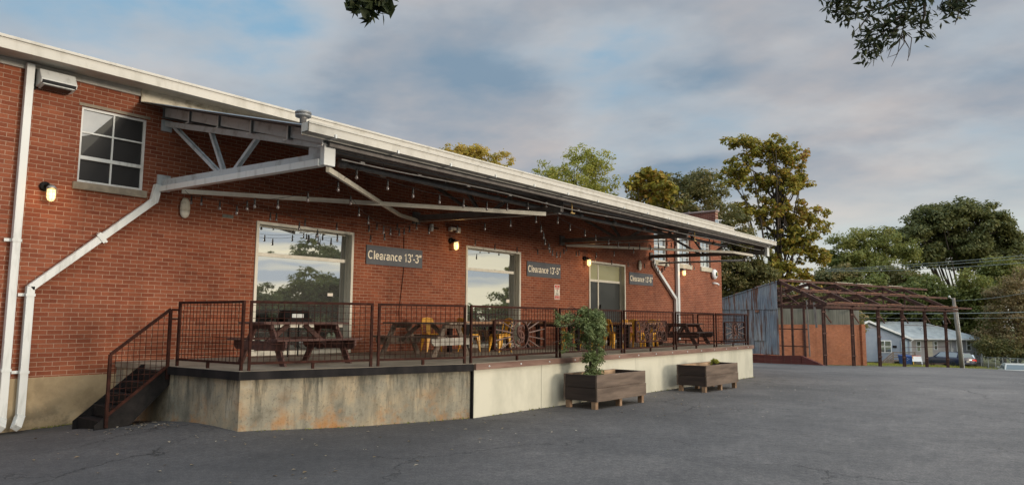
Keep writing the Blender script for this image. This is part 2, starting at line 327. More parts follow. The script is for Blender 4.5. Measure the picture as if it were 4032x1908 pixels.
    M['coping']=pm('clay_coping',(.20,.14,.125),(.30,.22,.20),3,.6,.2)
    M['sill']=pm('stone_sill',(.17,.14,.105),(.30,.26,.20),5,.9,.3)
    M['sillw']=pm('pale_stone_sill',(.38,.34,.26),(.5,.46,.37),5,.9,.3)
    M['soil']=pm('potting_soil',(.03,.02,.012),(.08,.055,.03),20,.95,.8)
    M['bulb_sock']=pm('bulb_socket',(.008,.008,.008),(.02,.02,.02),10,.5,0)
    M['cord']=M['bulb_sock']
    M['red']=pm('sign_red',(.45,.03,.02),(.55,.05,.03),6,.5,0)
    M['plate']=pm('sign_white',(.66,.60,.50),(.76,.70,.60),6,.5,0)
    M['ink']=pm('sign_ink',(.03,.03,.03),(.05,.05,.05),6,.5,0)
    M['siding_pale']=None
    def siding(name,c1,c2):
        a=MT(name); o=a.xyz(); fr=a.math('FRACT',a.math('DIVIDE',o[2],.13)); c=a.ramp(a.noise(1.4,5,.6),(.3,c1),(.7,c2)); a.col(a.mix(.5,c,a.ramp(fr,(.0,.45),(.10,1.0)),'MULTIPLY')); a.set(.6); a.bump(fr,.6,.02); return a.m
    M['side_blue']=siding('blue_grey_siding',(.235,.285,.37),(.30,.35,.43)); M['side_tan']=siding('grey_tan_siding',(.40,.37,.37),(.50,.47,.46))
    M['side_grey']=siding('grey_siding',(.27,.28,.31),(.36,.36,.39))
    M['shingle']=pm('grey_shingle',(.28,.30,.30),(.42,.44,.43),1.2,.9,.4)
    M['block']=pm('grey_block',(.13,.12,.11),(.2,.19,.17),3,.9,.3)
    M['winwhite']=pm('white_vinyl',(.70,.72,.74),(.80,.82,.82),4,.4,0)
    M['deckwood']=pm('grey_porch_wood',(.14,.105,.08),(.26,.21,.17),4,.9,.3)
    # corrugated metal with rust streaks (shed wall)
    a=MT('rusty_corrugated_sheet'); st=a.noise(3.4,5,.65,a.map(scale=(1.6,1.6,.12))); big=a.noise(.7,4,.6)
    c=a.ramp(big,(.35,(.27,.315,.37)),(.62,(.42,.435,.45))); 
    c=a.mix(a.ramp(st,(.50,0.0),(.60,1.0)),c,(.20,.10,.07)); o=a.xyz(); 
    st2=a.ramp(a.noise(9,4,.6,a.map(scale=(1.5,1.5,.08),loc=(3,3,3))),(.45,.72),(.6,1.1)); c=a.mix(.8,c,st2,'MULTIPLY')
    a.col(c); a.set(.6,metal=.25); M['corr']=a.m
    M['roofsheet']=pm('canopy_roof_sheet',(.10,.10,.105),(.19,.19,.19),2,.5,.1,metal=.5)
    M['roofdark']=pm('membrane_roof',(.2,.2,.2),(.3,.3,.29),2,.8,.2)
    M['greypanel']=pm('grey_fibre_panel',(.10,.105,.09),(.19,.19,.165),1.3,.9,.1,stretch=(3,3,.4))
    M['bark']=pm('bark',(.035,.026,.020),(.085,.066,.052),6,.95,.6,stretch=(2,2,.5))
    M['pole']=pm('pole_wood',(.16,.13,.11),(.28,.25,.22),5,.9,.4,stretch=(3,3,.3))
    M['poleguard']=pm('pole_conduit',(.5,.5,.48),(.62,.61,.58),5,.5,.0)
    def leaf(name,stops,trans=.35,rough=.6,patch=.25):
        a=MT(name); g=a.n('ShaderNodeNewGeometry'); r=g.outputs['Random Per Island']; bn=a.noise(patch,3,.6)
        f=a.math('MULTIPLY_ADD',r,.55,a.math('MULTIPLY_ADD',bn,1.1,-.22)); f=a.math('MAXIMUM',a.math('MINIMUM',f,1.0),0.0)
        c=a.ramp(f,*stops); a.col(c); a.set(rough,spec=.3)
        tr=a.n('ShaderNodeBsdfTranslucent'); a.L(c,tr.inputs[0]); mx=a.n('ShaderNodeMixShader'); mx.inputs[0].default_value=trans
        a.L(a.b.outputs[0],mx.inputs[1]); a.L(tr.outputs[0],mx.inputs[2]); a.L(mx.outputs[0],a.out.inputs[0]); return a.m
    M['lf_green']=leaf('leaf_green',((0,(.075,.095,.026)),(.5,(.165,.185,.045)),(1,(.29,.28,.075))),.4)
    M['lf_dark']=leaf('leaf_dark',((0,(.055,.070,.022)),(.45,(.12,.125,.040)),(.8,(.21,.18,.065)),(1,(.36,.26,.12))),.4,patch=.5)
    M['lf_oak']=leaf('leaf_oak',((0,(.050,.070,.026)),(.5,(.115,.130,.045)),(1,(.21,.20,.065))),.4)
    M['lf_yell']=leaf('leaf_yellow_green',((0,(.075,.100,.022)),(.4,(.19,.195,.034)),(.7,(.36,.29,.045)),(1,(.34,.16,.045))),.4)
    M['lf_gold']=leaf('leaf_gold',((0,(.16,.17,.035)),(.45,(.38,.33,.06)),(1,(.58,.38,.09))),.5)
    M['lf_lime']=leaf('leaf_lime',((0,(.14,.17,.030)),(.5,(.30,.31,.055)),(1,(.46,.40,.10))),.5)
    M['lf_brown']=leaf('leaf_brown_vine',((0,(0.123,0.096,0.044)),(.45,(0.228,0.175,0.070)),(.8,(0.280,0.193,0.105)),(1,(0.175,0.228,0.070))))
    M['lf_bg']=leaf('leaf_far_green',((0,(.065,.085,.024)),(.5,(.135,.160,.040)),(1,(.24,.25,.07))),.4)
    M['lf_near']=leaf('leaf_near',((0,(.012,.018,.007)),(.6,(.028,.040,.012)),(1,(.055,.06,.02))),.2)
    M['lf_vine']=leaf('leaf_vine',((0,(0.052,0.079,0.028)),(.5,(0.131,0.175,0.061)),(1,(0.280,0.333,0.158))),.3,patch=3)
    M['lf_litter']=leaf('leaf_litter',((0,(.10,.06,.03)),(.5,(.22,.16,.09)),(1,(.5,.45,.36))),.1)
    # glass: dark rooms behind reflective panes
    def glass(name,dark,refl,fk=.9,rough=.015,tint=(.86,.9,.88)):
        a=MT(name); a.col(dark); a.set(.6); gl=a.n('ShaderNodeBsdfGlossy'); gl.inputs['Roughness'].default_value=rough; gl.inputs[0].default_value=(*tint,1)
        fr=a.n('ShaderNodeFresnel'); fr.inputs[0].default_value=1.5; f=a.math('MULTIPLY_ADD',fr.outputs[0],fk,refl)
        nb=a.n('ShaderNodeBump'); nb.inputs['Strength'].default_value=.06; nb.inputs['Distance'].default_value=.02; a.L(a.noise(1.1,2,.4),nb.inputs['Height']); a.L(nb.outputs[0],gl.inputs['Normal'])
        mx=a.n('ShaderNodeMixShader'); a.L(f,mx.inputs[0]); a.L(a.b.outputs[0],mx.inputs[1]); a.L(gl.outputs[0],mx.inputs[2]); a.L(mx.outputs[0],a.out.inputs[0]); return a.m
    M['glass']=glass('window_glass',(.012,.014,.013),.38); M['glass_dim']=glass('old_window_glass',(.006,.006,.007),.02,.18); M['glass_door']=glass('door_glass',(.014,.019,.019),.0,.12)
    M['glass_far']=glass('upper_window_glass',(.09,.11,.12),.42); M['glass_shade']=glass('shaded_transom',(.30,.30,.17),.0,.2); M['carglass']=glass('car_glass',(.05,.085,.095),.06,.6)
    M['board_in']=pm('interior_board',(.42,.45,.47),(.5,.52,.53),3,.8,.05)
    def emis(name,c,s):
        a=MT(name); a.col(c); a.b.inputs['Emission Color'].default_value=(*c,1); a.b.inputs['Emission Strength'].default_value=s; return a.m
    M['lamp']=emis('lit_lamp_glass',(1,.66,.24),1.5)
    a=MT('clear_bulb'); a.b.inputs['Transmission Weight'].default_value=.0; a.col((.15,.13,.125)); a.set(.15,spec=.8); M['bulb']=a.m
    def carp(name,c): 
        a=MT(name); a.col(a.mix(a.ramp(a.noise(3,3,.5),(.4,0.0),(.6,.15)),c,tuple(x*.7 for x in c))); a.set(.3); a.b.inputs['Coat Weight'].default_value=.6; return a.m
    M['car_w']=carp('cream_car_paint',(.62,.60,.52)); M['car_b']=carp('black_car_paint',(.012,.013,.014)); M['car_n']=carp('navy_car_paint',(.014,.017,.05))
    M['tyre']=pm('tyre',(.012,.012,.012),(.025,.025,.025),9,.85,.2); M['rim']=pm('wheel_rim',(.3,.3,.3),(.45,.45,.45),9,.35,0,metal=.7)
    M['taill']=emis('tail_light',(.5,.02,.015),.4); M['headl']=pm('head_light',(.6,.6,.6),(.7,.7,.7),5,.2,0)
    M['bin']=pm('blue_bin',(.012,.06,.25),(.02,.09,.32),4,.5,.05); M['bing']=pm('green_bin',(.015,.05,.03),(.025,.07,.04),4,.5,.05)
    M['doorcream']=pm('cream_door',(.55,.50,.38),(.62,.57,.45),4,.5,0); M['doorblue']=pm('pale_door',(.38,.48,.55),(.45,.55,.62),4,.5,0)
    M['wire']=pm('cable',(.20,.22,.20),(.28,.3,.28),4,.6,0); M['brasst']=pm('hanging_brass_tag',(.45,.30,.10),(.55,.38,.14),4,.5,0)
mk()
# ------------------------------------------------------------------ ground
def sm(t): t=np.clip(t,0,1); return t*t*(3-2*t)
def base_z(x,y):
    x=np.asarray(x,float); y=np.asarray(y,float)
    z=np.interp(x,[-60,3,5,9.8,24.6,44,59,75,95,140,400],[.1,0,0,-.02,-.14,-.72,-1.33,-2.0,-3.05,-3.6,-4])
    z=z+.115*np.exp(-((x-5.8)/1.5)**2-((y-11.0)/1.4)**2) - .13*np.exp(-((x-3.6)/2.5)**2)*sm((y-12.2)/1.6)
    return z
PA=R(-15); PU=np.array((math.cos(PA),math.sin(PA))); PV=np.array((-PU[1],PU[0])); PF=np.array((44.08,12.52))   # shed frame: front corner, long axis, back direction
def pav(u,v,z=0): p=PF+PU*u+PV*v; return (p[0],p[1],z)
def edge_x(y):   # where the asphalt ends
    return np.interp(y,[-60,0,3.2,8.6,12.5,13.6,40],[50,56.5,57.5,58.6,44.2,44.0,36.5])
def gz(x,y): return float(base_z(x,y))
def terr(x,y):
    d=np.asarray(x,float)-edge_x(y)
    drop=np.where(y<9.5,1.0,.12)
    return base_z(x,y)-.03-drop*sm(d/5)*(1-sm((x-80)/15))-.35*sm((-d-2)/3)
def grid(name,xs,ys,f,mat,warp=None):
    X,Y=np.meshgrid(xs,ys); 
    if warp is not None: X=warp(X,Y)
    Z=f(X,Y); v=np.stack([X.ravel(),Y.ravel(),Z.ravel()],1); nx,ny=len(xs),len(ys)
    fs=[(j*nx+i,j*nx+i+1,(j+1)*nx+i+1,(j+1)*nx+i) for j in range(ny-1) for i in range(nx-1)]
    o=raw(name,v.tolist(),fs,mat); return o
xs=np.concatenate([np.linspace(-900,-60,8),np.linspace(-50,30,41),np.arange(31,110,1.0),np.linspace(115,400,12),np.array([600,1200])])
ys=np.concatenate([np.array([-1200,-600,-300,-150]),np.arange(-80,60,1.5),np.array([70,100,150,300,700,1200])])
tag(grid('ground',xs,ys,terr,M['grass']),kind='structure')
ts=np.concatenate([np.linspace(0,.55,60),np.linspace(.56,1,70)])
ya=np.concatenate([np.arange(-60,-2,2.0),np.arange(-2,14.01,.4)])
def warp(T,Y): return -40+(edge_x(Y)+40)*T
tag(grid('asphalt',ts,ya,lambda X,Y:base_z(X,Y)-.0,M['asph'],warp),kind='structure')
ya=np.arange(14.0,26,.6)
tag(grid('side_yard_asphalt',ts,ya,lambda X,Y:base_z(X,Y)-.0,M['asph'],lambda T,Y:32.9+(edge_x(Y)-32.9)*T),kind='structure')
# ------------------------------------------------------------------ warehouse
WY=14.0
wh=empty('warehouse',(14,WY,0),label='long red brick warehouse with cream roof fascia and tall shop windows behind the dock',cat='building')
opens=[(2.35,3.42,4.17,5.58),(4.75,5.90,4.17,5.56),(8.30,10.92,.965,3.86),(14.94,17.45,.965,3.89),(21.36,23.88,.965,3.90),(26.25,27.35,4.26,5.50),(28.5,29.58,4.26,5.50),(30.68,31.72,4.26,5.50)]
def wall_with_holes(x0,x1,z0,z1,Y,ops,depth):
    b=MB(); xc=sorted({x0,x1,*[o[0] for o in ops],*[o[1] for o in ops]}); zc=sorted({z0,z1,*[o[2] for o in ops],*[o[3] for o in ops]})
    for i in range(len(xc)-1):
        for j in range(len(zc)-1):
            a,c,d,e=xc[i],xc[i+1],zc[j],zc[j+1]
            if any(o[0]<=a+1e-6 and c-1e-6<=o[1] and o[2]<=d+1e-6 and e-1e-6<=o[3] for o in ops): continue
            b.add([(a,Y,d),(c,Y,d),(c,Y,e),(a,Y,e)],[(0,1,2,3)])
    for o in ops:
        a,c,d,e=o; 
        b.add([(a,Y,d),(a,Y+depth,d),(a,Y+depth,e),(a,Y,e)],[(0,1,2,3)]); b.add([(c,Y,d),(c,Y+depth,d),(c,Y+depth,e),(c,Y,e)],[(3,2,1,0)])
        b.add([(a,Y,e),(a,Y+depth,e),(c,Y+depth,e),(c,Y,e)],[(0,1,2,3)]); b.add([(a,Y,d),(a,Y+depth,d),(c,Y+depth,d),(c,Y,d)],[(3,2,1,0)])
    return b
b=wall_with_holes(-6,33,.74,6.16,WY,opens,.32)
b.add([(33,WY,.74),(33,WY+18,.74),(33,WY+18,6.16),(33,WY,6.16)],[(0,1,2,3)])
b.add([(-6,WY,.74),(-6,WY+18,.74),(-6,WY+18,6.16),(-6,WY,6.16)],[(3,2,1,0)])
b.add([(-6,WY+18,.74),(33,WY+18,.74),(33,WY+18,6.16),(-6,WY+18,6.16)],[(3,2,1,0)])
b.add([(-6,WY+.33,-.6),(33,WY+.33,-.6),(33,WY+.33,6.1),(-6,WY+.33,6.1)],[(0,1,2,3)])
b.obj('wall',M['brick'],wh,fix=False)
MB().box(-6,33.02,WY-.02,WY+18,-1.3,.74).obj('foundation',M['found'],wh)
b=MB(); b.box(-6,33.15,WY-.6,WY+18.2,6.17,6.215); b.obj('roof',M['roofdark'],wh)
b=MB(); b.box(-6,33.12,WY-.66,WY-.52,6.05,6.245); b.box(-6,33.14,WY-.685,WY-.655,6.225,6.275); b.box(-6,33.1,WY-.52,WY-.03,6.11,6.16); b.obj('fascia',M['fascia'],wh,bevel=.006)
b=MB(); b.box(-6,33.02,WY-.045,WY-.003,5.98,6.105)
b.obj('frieze_board',M['fascia'],wh)
b=MB(); b.box(5.73,26.6,WY-.07,WY-.046,5.86,6.11); b.obj('flashing_board',M['dirtywhite'],wh)
# brick parapet block over the far end with clay coping
pp=empty('brick_parapet',(32.8,WY+.2,6.2),label='brick parapet with clay coping rising above the far end of the warehouse roof',cat='parapet')
MB().box(32.70,33.0,WY+.10,WY+15,6.218,7.06).obj('wall',M['brick_end'],pp)
b=MB()
for i in range(20):
    y=WY+.04+i*.72; b.box(32.64,33.06,y,y+.68,7.065,7.15); b.box(32.62,33.08,y+.66,y+.74,7.06,7.175)
b.obj('coping',M['coping'],pp,bevel=.02)
fl=empty('roof_floodlight',(32.6,WY-.1,6.4),label='small white floodlight box on the roof edge below the brick parapet',cat='floodlight')
b=MB(); b.box(32.35,32.62,WY-.2,WY-.02,6.30,6.62); b.tube([(32.5,WY-.1,6.245),(32.5,WY-.1,6.32)],.03); b.obj('housing',M['white'],fl,bevel=.03)
b=MB(); b.box(32.37,32.60,WY-.215,WY-.20,6.33,6.58); b.obj('lens',M['glass_dim'],fl)
# windows -----------------------------------------------------------
def shopwin(op,label,bars_z,mull=None,shade=False,door=False):
    x0,x1,z0,z1=op
    b=MB(); w=.065
    b.box(x0,x0+w,WY-.03,WY+.02,z0,z1); b.box(x1-w,x1,WY-.03,WY+.02,z0,z1); b.box(x0+w,x1-w,WY-.03,WY+.02,z1-w,z1); b.box(x0+w,x1-w,WY-.03,WY+.02,z0,z0+w)
    b.box(x0+.004,x0+.03,WY+.02,WY+.24,z0+.004,z1-.004); b.box(x1-.03,x1-.004,WY+.02,WY+.24,z0+.004,z1-.004); b.box(x0+.03,x1-.03,WY+.02,WY+.24,z1-.03,z1-.004); b.box(x0+.03,x1-.03,WY+.02,WY+.24,z0+.004,z0+.03)
    f=.06; y0,y1=WY+.165,WY+.235
    b.box(x0+.03,x0+.03+f,y0,y1,z0+.03,z1-.03); b.box(x1-.03-f,x1-.03,y0,y1,z0+.03,z1-.03)
    xs=[x0+.03+f]+([mull-.035,mull+.035] if mull else [])+[x1-.03-f]
    for i in range(0,len(xs),2):
        for z in [z0+.03]+bars_z+[z1-.03-f]: b.box(xs[i],xs[i+1],y0,y1,z,z+f+.02*(z in bars_z))
    if mull: b.box(mull-.035,mull+.035,y0,y1,z0+.03,z1-.03)
    o=b.obj('window' if not door else 'glazed_door',M['cream'],wh); o['label']=label
    zz=[z0+.03+f]+[q for z in bars_z for q in (z,z+f+.02)]+[z1-.03-f]
    for i in range(0,len(xs),2):
        for j in range(0,len(zz),2):
            top=j==len(zz)-2
            tl=.017 if top else 0.0
            MB().hexa([(xs[i],WY+.19,zz[j]),(xs[i+1],WY+.19,zz[j]),(xs[i+1],WY+.20,zz[j]),(xs[i],WY+.20,zz[j]),(xs[i],WY+.19-tl,zz[j+1]),(xs[i+1],WY+.19-tl,zz[j+1]),(xs[i+1],WY+.20-tl,zz[j+1]),(xs[i],WY+.20-tl,zz[j+1])]).obj('pane',M['glass_shade' if (shade and top) else ('glass_door' if door else 'glass')],o)
    return o
shopwin(opens[2],'tall cream framed shop window reflecting trees, nearest the stairs',[1.56,3.12])
shopwin(opens[3],'tall cream framed shop window left of the middle clearance sign',[1.56,3.20])
d=shopwin(opens[4],'cream framed glazed door with shaded transom behind the climbing vine',[3.18],mull=22.25,shade=True,door=True)
MB().box(22.30,22.33,WY+.10,WY+.165,1.9,2.35).obj('handle',M['black'],d)
# small paper stickers on the two shop windows
MB().box(10.35,10.5,WY+.183,WY+.188,2.30,2.37).obj('sticker',M['plate'],wh)
MB().box(17.0,17.15,WY+.183,WY+.188,2.30,2.40).obj('sticker',M['plate'],wh)
def sashwin(op,nx,nz,glass,label,inner=None):
    x0,x1,z0,z1=op; b=MB(); y0,y1=WY+.05,WY+.12; f=.045
    b.box(x0,x0+f,y0,y1,z0,z1); b.box(x1-f,x1,y0,y1,z0,z1); b.box(x0+f,x1-f,y0,y1,z0,z0+f); b.box(x0+f,x1-f,y0,y1,z1-f,z1)
    for i in range(1,nx): x=x0+(x1-x0)*i/nx; b.box(x-.014,x+.014,y0+.01,y1-.01,z0+f,z1-f)
    for j in range(1,nz):
        z=z0+(z1-z0)*j/nz; hb=.032 if (j==nz//2 and nz%2==0) or (nz==3 and j==1) else .014
        b.box(x0+f,x1-f,y0,y1-.008,z-hb,z+hb)
    o=b.obj('window',M['white'],wh); o['label']=label
    MB().box(x0+f,x1-f,WY+.085,WY+.095,z0+f,z1-f).obj('pane',glass,o)
    return o
sashwin(opens[1],2,3,M['glass_dim'],'six pane steel window high on the wall beside the canopy')
# torn pale board leaning behind the top left pane
b=MB(); b.prism([(4.80,5.51),(5.31,5.50),(4.96,5.08),(4.80,5.02)],(0,WY+.080,0),(1,0,0),(0,0,1),(0,1,0),.004); b.obj('window_board',M['board_in'],wh)
sashwin(opens[0],2,3,M['glass_dim'],'steel window cut by the left edge of the photo')
for k,n in ((5,'nearest the canopy end'),(6,'in the middle of the three upper ones'),(7,'nearest the far corner')):
    sashwin(opens[k],2,4,M['glass_far'],'small white sash window '+n)
    x0,x1=opens[k][:2]; MB().box(x0-.06,x1+.10,WY-.07,WY+.10,4.06,4.255).obj('sill',M['sillw'],wh,bevel=.008)
    b=MB(); b.box(x1+.004,x1+.055,WY-.012,WY+.0,4.26,5.5); b.obj('shutter_track',M['rustf'],wh)
MB().box(4.68,5.96,WY-.05,WY+.05,4.03,4.165).obj('sill',M['sill'],wh,bevel=.01)
MB().box(4.70,5.95,WY-.008,WY+.10,5.565,5.62).obj('lintel',M['sill'],wh)
MB().box(2.3,3.47,WY-.05,WY+.05,4.03,4.165).obj('sill',M['sill'],wh,bevel=.01)
MB().box(7.52,7.76,WY-.012,WY,3.845,3.915).obj('vent_brick',M['greypanel'],wh)
b=MB(); b.tube([(12.55,WY-.012,3.95),(12.56,WY-.012,3.0),(12.50,WY-.012,2.5),(12.44,WY-.012,2.0),(12.46,WY-.012,1.6)],.009,5); tag(b.obj('wall_cable',M['rust']),'thin dark cable hanging down the brick past the nearest clearance sign','cable')
# ------------------------------------------------------------------ signs
def arc(cx,cy,rx,ry,a0,a1,n=9): return [(cx+rx*math.cos(R(a0+(a1-a0)*i/n)),cy+ry*math.sin(R(a0+(a1-a0)*i/n))) for i in range(n+1)]
# grotesque letter skeletons on a 1-high cap line: (advance, strokes)
GL={'C':(.78,[arc(.40,.5,.30,.43,-48,-312,16)]),'l':(.24,[[(.12,0),(.12,1)]]),
'e':(.58,[[(.09,.36),(.49,.36)]+arc(.29,.36,.20,.29,0,305,14)[0:]]),
'a':(.58,[arc(.27,.47,.18,.18,165,0,7)+[(.45,.12),(.49,.03)],[(.45,.38),(.24,.33)]+arc(.22,.19,.145,.14,95,270,7)+[(.36,.09),(.45,.20)]]),
'r':(.38,[[(.11,0),(.11,.68)],[(.11,.42)]+arc(.31,.42,.19,.22,160,90,4)]),
'n':(.58,[[(.11,0),(.11,.68)],[(.11,.44)]+arc(.29,.44,.17,.20,150,0,7)+[(.46,0)]]),
'c':(.54,[arc(.29,.34,.19,.29,-50,-310,13)]),' ':(.28,[]),
'1':(.52,[[(.12,.72),(.30,.95),(.30,0)]]),
'3':(.58,[arc(.27,.735,.19,.205,160,-85,10)+arc(.27,.27,.21,.25,85,-160,10)]),
'5':(.58,[[(.47,.93),(.16,.93),(.12,.50)]+arc(.28,.31,.20,.26,125,-155,11)]),
'6':(.58,[arc(.29,.30,.19,.26,0,360,14),arc(.30,.55,.22,.40,160,55,6)[::-1]+[(.09,.35)]]),
'\u2019':(.24,[[(.13,1.0),(.13,.84),(.08,.70)]]),'-':(.34,[[(.05,.34),(.29,.34)]]),'\u201d':(.42,[[(.13,1.0),(.13,.84),(.08,.70)],[(.31,1.0),(.31,.84),(.26,.70)]])}
def strokes_text(txt,xa,xb,zb,h,y,parent):
    adv=sum(GL[c][0] for c in txt); k=(xb-xa)/adv; x=xa; wx=.125
    b=MB()
    for c in txt:
        ad,ss=GL[c]
        for s in ss:
            P=[np.array((q[0]*k,q[1]*h)) for q in s]; w=.031; n=len(P)
            L=[];Rr=[]
            for i in range(n):
                d0=P[i]-P[max(i-1,0)]; d1=P[min(i+1,n-1)]-P[i]; d=(d0/(np.linalg.norm(d0)+1e-9))+(d1/(np.linalg.norm(d1)+1e-9)); d/=np.linalg.norm(d)+1e-9; nn=np.array((-d[1],d[0])); L.append(P[i]+nn*w/2); Rr.append(P[i]-nn*w/2)
            vs=[(x+q[0],y-.004,zb+q[1]) for q in L]+[(x+q[0],y-.004,zb+q[1]) for q in Rr]+[(x+q[0],y+.003,zb+q[1]) for q in L]+[(x+q[0],y+.003,zb+q[1]) for q in Rr]
            fs=[]
            for i in range(n-1): fs+=[(i,i+1,n+i+1,n+i),(i,2*n+i,2*n+i+1,i+1),(n+i,n+i+1,3*n+i+1,3*n+i)]
            b.add(vs,fs)
        x+=ad*k
    b.obj('lettering',M['letter'],parent,fix=False)
def sign(x0,x1,z0,z1,txt,label,dy):
    e=empty('clearance_sign',((x0+x1)/2,WY,z0),label=label,cat='sign',group='clearance signs on the brick wall')
    MB().box(x0,x1,WY-.03,WY-.004,z0,z1).obj('board',M['sign'],e,bevel=.003)
    strokes_text(txt,x0+.035,x1-.035,(z0+z1)/2-.105,.215,WY-.034,e); return e

sign(11.31,13.21,3.12,3.60,'Clearance 13\u2019-3\u201d','grey wall sign reading Clearance 13\u2019-3\u201d, right of the nearest shop window',0)
sign(17.77,19.60,3.16,3.64,'Clearance 13\u2019-5\u201d','grey wall sign reading Clearance 13\u2019-5\u201d, above the red and white notice',0)
sign(24.18,26.06,3.18,3.65,'Clearance 13\u2019-6\u201d','grey wall sign reading Clearance 13\u2019-6\u201d, right of the glazed door',0)
def text_mesh(txt,w,h,x,z,y,mat,name,parent):
    cu=bpy.data.curves.new('t','FONT'); cu.body=txt; cu.size=1; cu.extrude=.001; cu.align_x='CENTER'; cu.align_y='CENTER'
    o=bpy.data.objects.new('tmp',cu); COL.objects.link(o); bpy.context.view_layer.update()
    me=bpy.data.meshes.new_from_object(o.evaluated_get(bpy.context.evaluated_depsgraph_get())); bpy.data.objects.remove(o)
    n=len(me.vertices); co=np.empty(n*3); me.vertices.foreach_get('co',co); co=co.reshape(-1,3)
    sx=w/np.ptp(co[:,0]); sz=h/np.ptp(co[:,1]); cx=(co[:,0].max()+co[:,0].min())/2; cy=(co[:,1].max()+co[:,1].min())/2
    q=np.stack([(co[:,0]-cx)*sx+x,y-co[:,2],(co[:,1]-cy)*sz+z],1); me.vertices.foreach_set('co',q.ravel()); me.update(); me.materials.clear(); me.materials.append(mat)
    t=bpy.data.objects.new(name,me); COL.objects.link(t); attach(t,parent); return t
e=empty('notice_sign',(19.42,WY,2.46),label='small red and white no trespassing notice on the brick between window and door',cat='sign')
MB().box(19.27,19.57,WY-.012,WY-.003,2.46,2.955).obj('plate',M['plate'],e,bevel=.004)
b=MB(); b.box(19.29,19.55,WY-.015,WY-.0125,2.86,2.935); b.box(19.29,19.55,WY-.015,WY-.0125,2.80,2.815); b.box(19.29,19.55,WY-.015,WY-.0125,2.48,2.585); b.obj('red_band',M['red'],e)
text_mesh('NO',.09,.045,19.42,2.895,WY-.016,M['plate'],'lettering',e); text_mesh('TRESPASSING',.24,.026,19.42,2.837,WY-.0135,M['red'],'lettering',e)
text_mesh('SECURITY\nCAMERAS\nRECORDING',.2,.085,19.42,2.64,WY-.0135,M['ink'],'lettering',e)
text_mesh('VIOLATORS',.22,.03,19.42,2.557,WY-.016,M['plate'],'lettering',e); text_mesh('PROSECUTED',.2,.03,19.42,2.51,WY-.016,M['plate'],'lettering',e)
b=MB(); b.prism([(19.39,2.785),(19.45,2.775),(19.435,2.74),(19.42,2.70),(19.405,2.69),(19.415,2.735),(19.395,2.75)],(0,WY-.0145,0),(1,0,0),(0,0,1),(0,1,0),.002); b.obj('symbol',M['ink'],e)
# ------------------------------------------------------------------ wall lamps
def lamp(x,z,label,first=[None]):
    e=empty('wall_lamp',(x,WY,z),label=label,cat='wall lamp',group='lit jelly jar lamps on the brick wall')
    if first[0] is None:
        b=MB(); b.lathe([(.075,0),(.085,.01),(.085,.05),(.06,.06)],(-.06,0,.1),12,(0,-1,0)); b.tube([(-.06,-.05,.10),(-.04,-.13,.12),(0,-.17,.09)],.028,8); b.obj('bracket',M['black'],e,False,True)
        b=MB(); b.lathe([(.075,0),(.08,.02),(.06,.05),(.03,.07)],(0,-.17,.045),12); b.obj('cap',M['purlin'],e,False,True)
        b=MB(); b.lathe([(.058,.04),(.064,0),(.062,-.10),(.05,-.14),(.02,-.165)],(0,-.17,.0),12); b.obj('glass_jar',M['lamp'],e,False,True)
        b=MB()
        for k in range(4):
            t=math.pi*k/4; c,s=math.cos(t)*.075,math.sin(t)*.075
            b.tube([(c,-.17+s,.045),(c,-.17+s,-.10),(c*.6,-.17+s*.6,-.16),(-c*.6,-.17-s*.6,-.16),(-c,-.17-s,-.10),(-c,-.17-s,.045)],.0035,4)
        for zz in (-.01,-.08): b.tube([(math.cos(t)*.075,-.17+math.sin(t)*.075,zz) for t in np.linspace(0,2*math.pi,12,endpoint=False)],.0035,4,close=True)
        b.obj('wire_cage',M['purlin'],e,False)
        ld=bpy.data.lights.new('lamp_light','POINT'); ld.energy=2.6; ld.color=(1,.55,.18); ld.shadow_soft_size=.06
        lo=bpy.data.objects.new('lamp_light',ld); COL.objects.link(lo); lo.parent=e; lo.location=(0,-.30,-.08)
        first[0]=e
    else:
        for ch in kids(first[0]): c=ch.copy(); COL.objects.link(c); c.parent=e
    return e
lamp(4.31,3.90,'glowing caged wall lamp right of the tall left downspout'); lamp(14.36,3.87,'glowing caged wall lamp between the first clearance sign and the second shop window')
lamp(21.12,3.85,'glowing caged wall lamp beside the top of the glazed door'); lamp(28.62,3.90,'glowing caged wall lamp beyond the far downspout')
def egg(x,z,label,first=[None]):
    if first[0] is None:
        e=empty('emergency_light',(x,WY,z),label=label,cat='emergency light',group='oval emergency lights')
        b=MB(); b.lathe([(.01,.21),(.05,.19),(.085,.12),(.1,.02),(.098,-.06)],(0,-.055,0),16,sq=(1,.6)); b.obj('housing',M['dirtywhite'],e,False,True)
        b=MB(); b.lathe([(.098,-.062),(.085,-.13),(.05,-.185),(.01,-.2)],(0,-.055,0),16,sq=(1,.6)); b.obj('lens',M['cream'],e,False,True); first[0]=e; return e
    e=copy_tree(first[0]); e.location=(x,WY,z); e['label']=label; return e
egg(6.70,3.93,'beige oval emergency light below the near canopy truss'); egg(24.95,3.95,'beige oval emergency light above the 13\u2019-6\u201d sign')
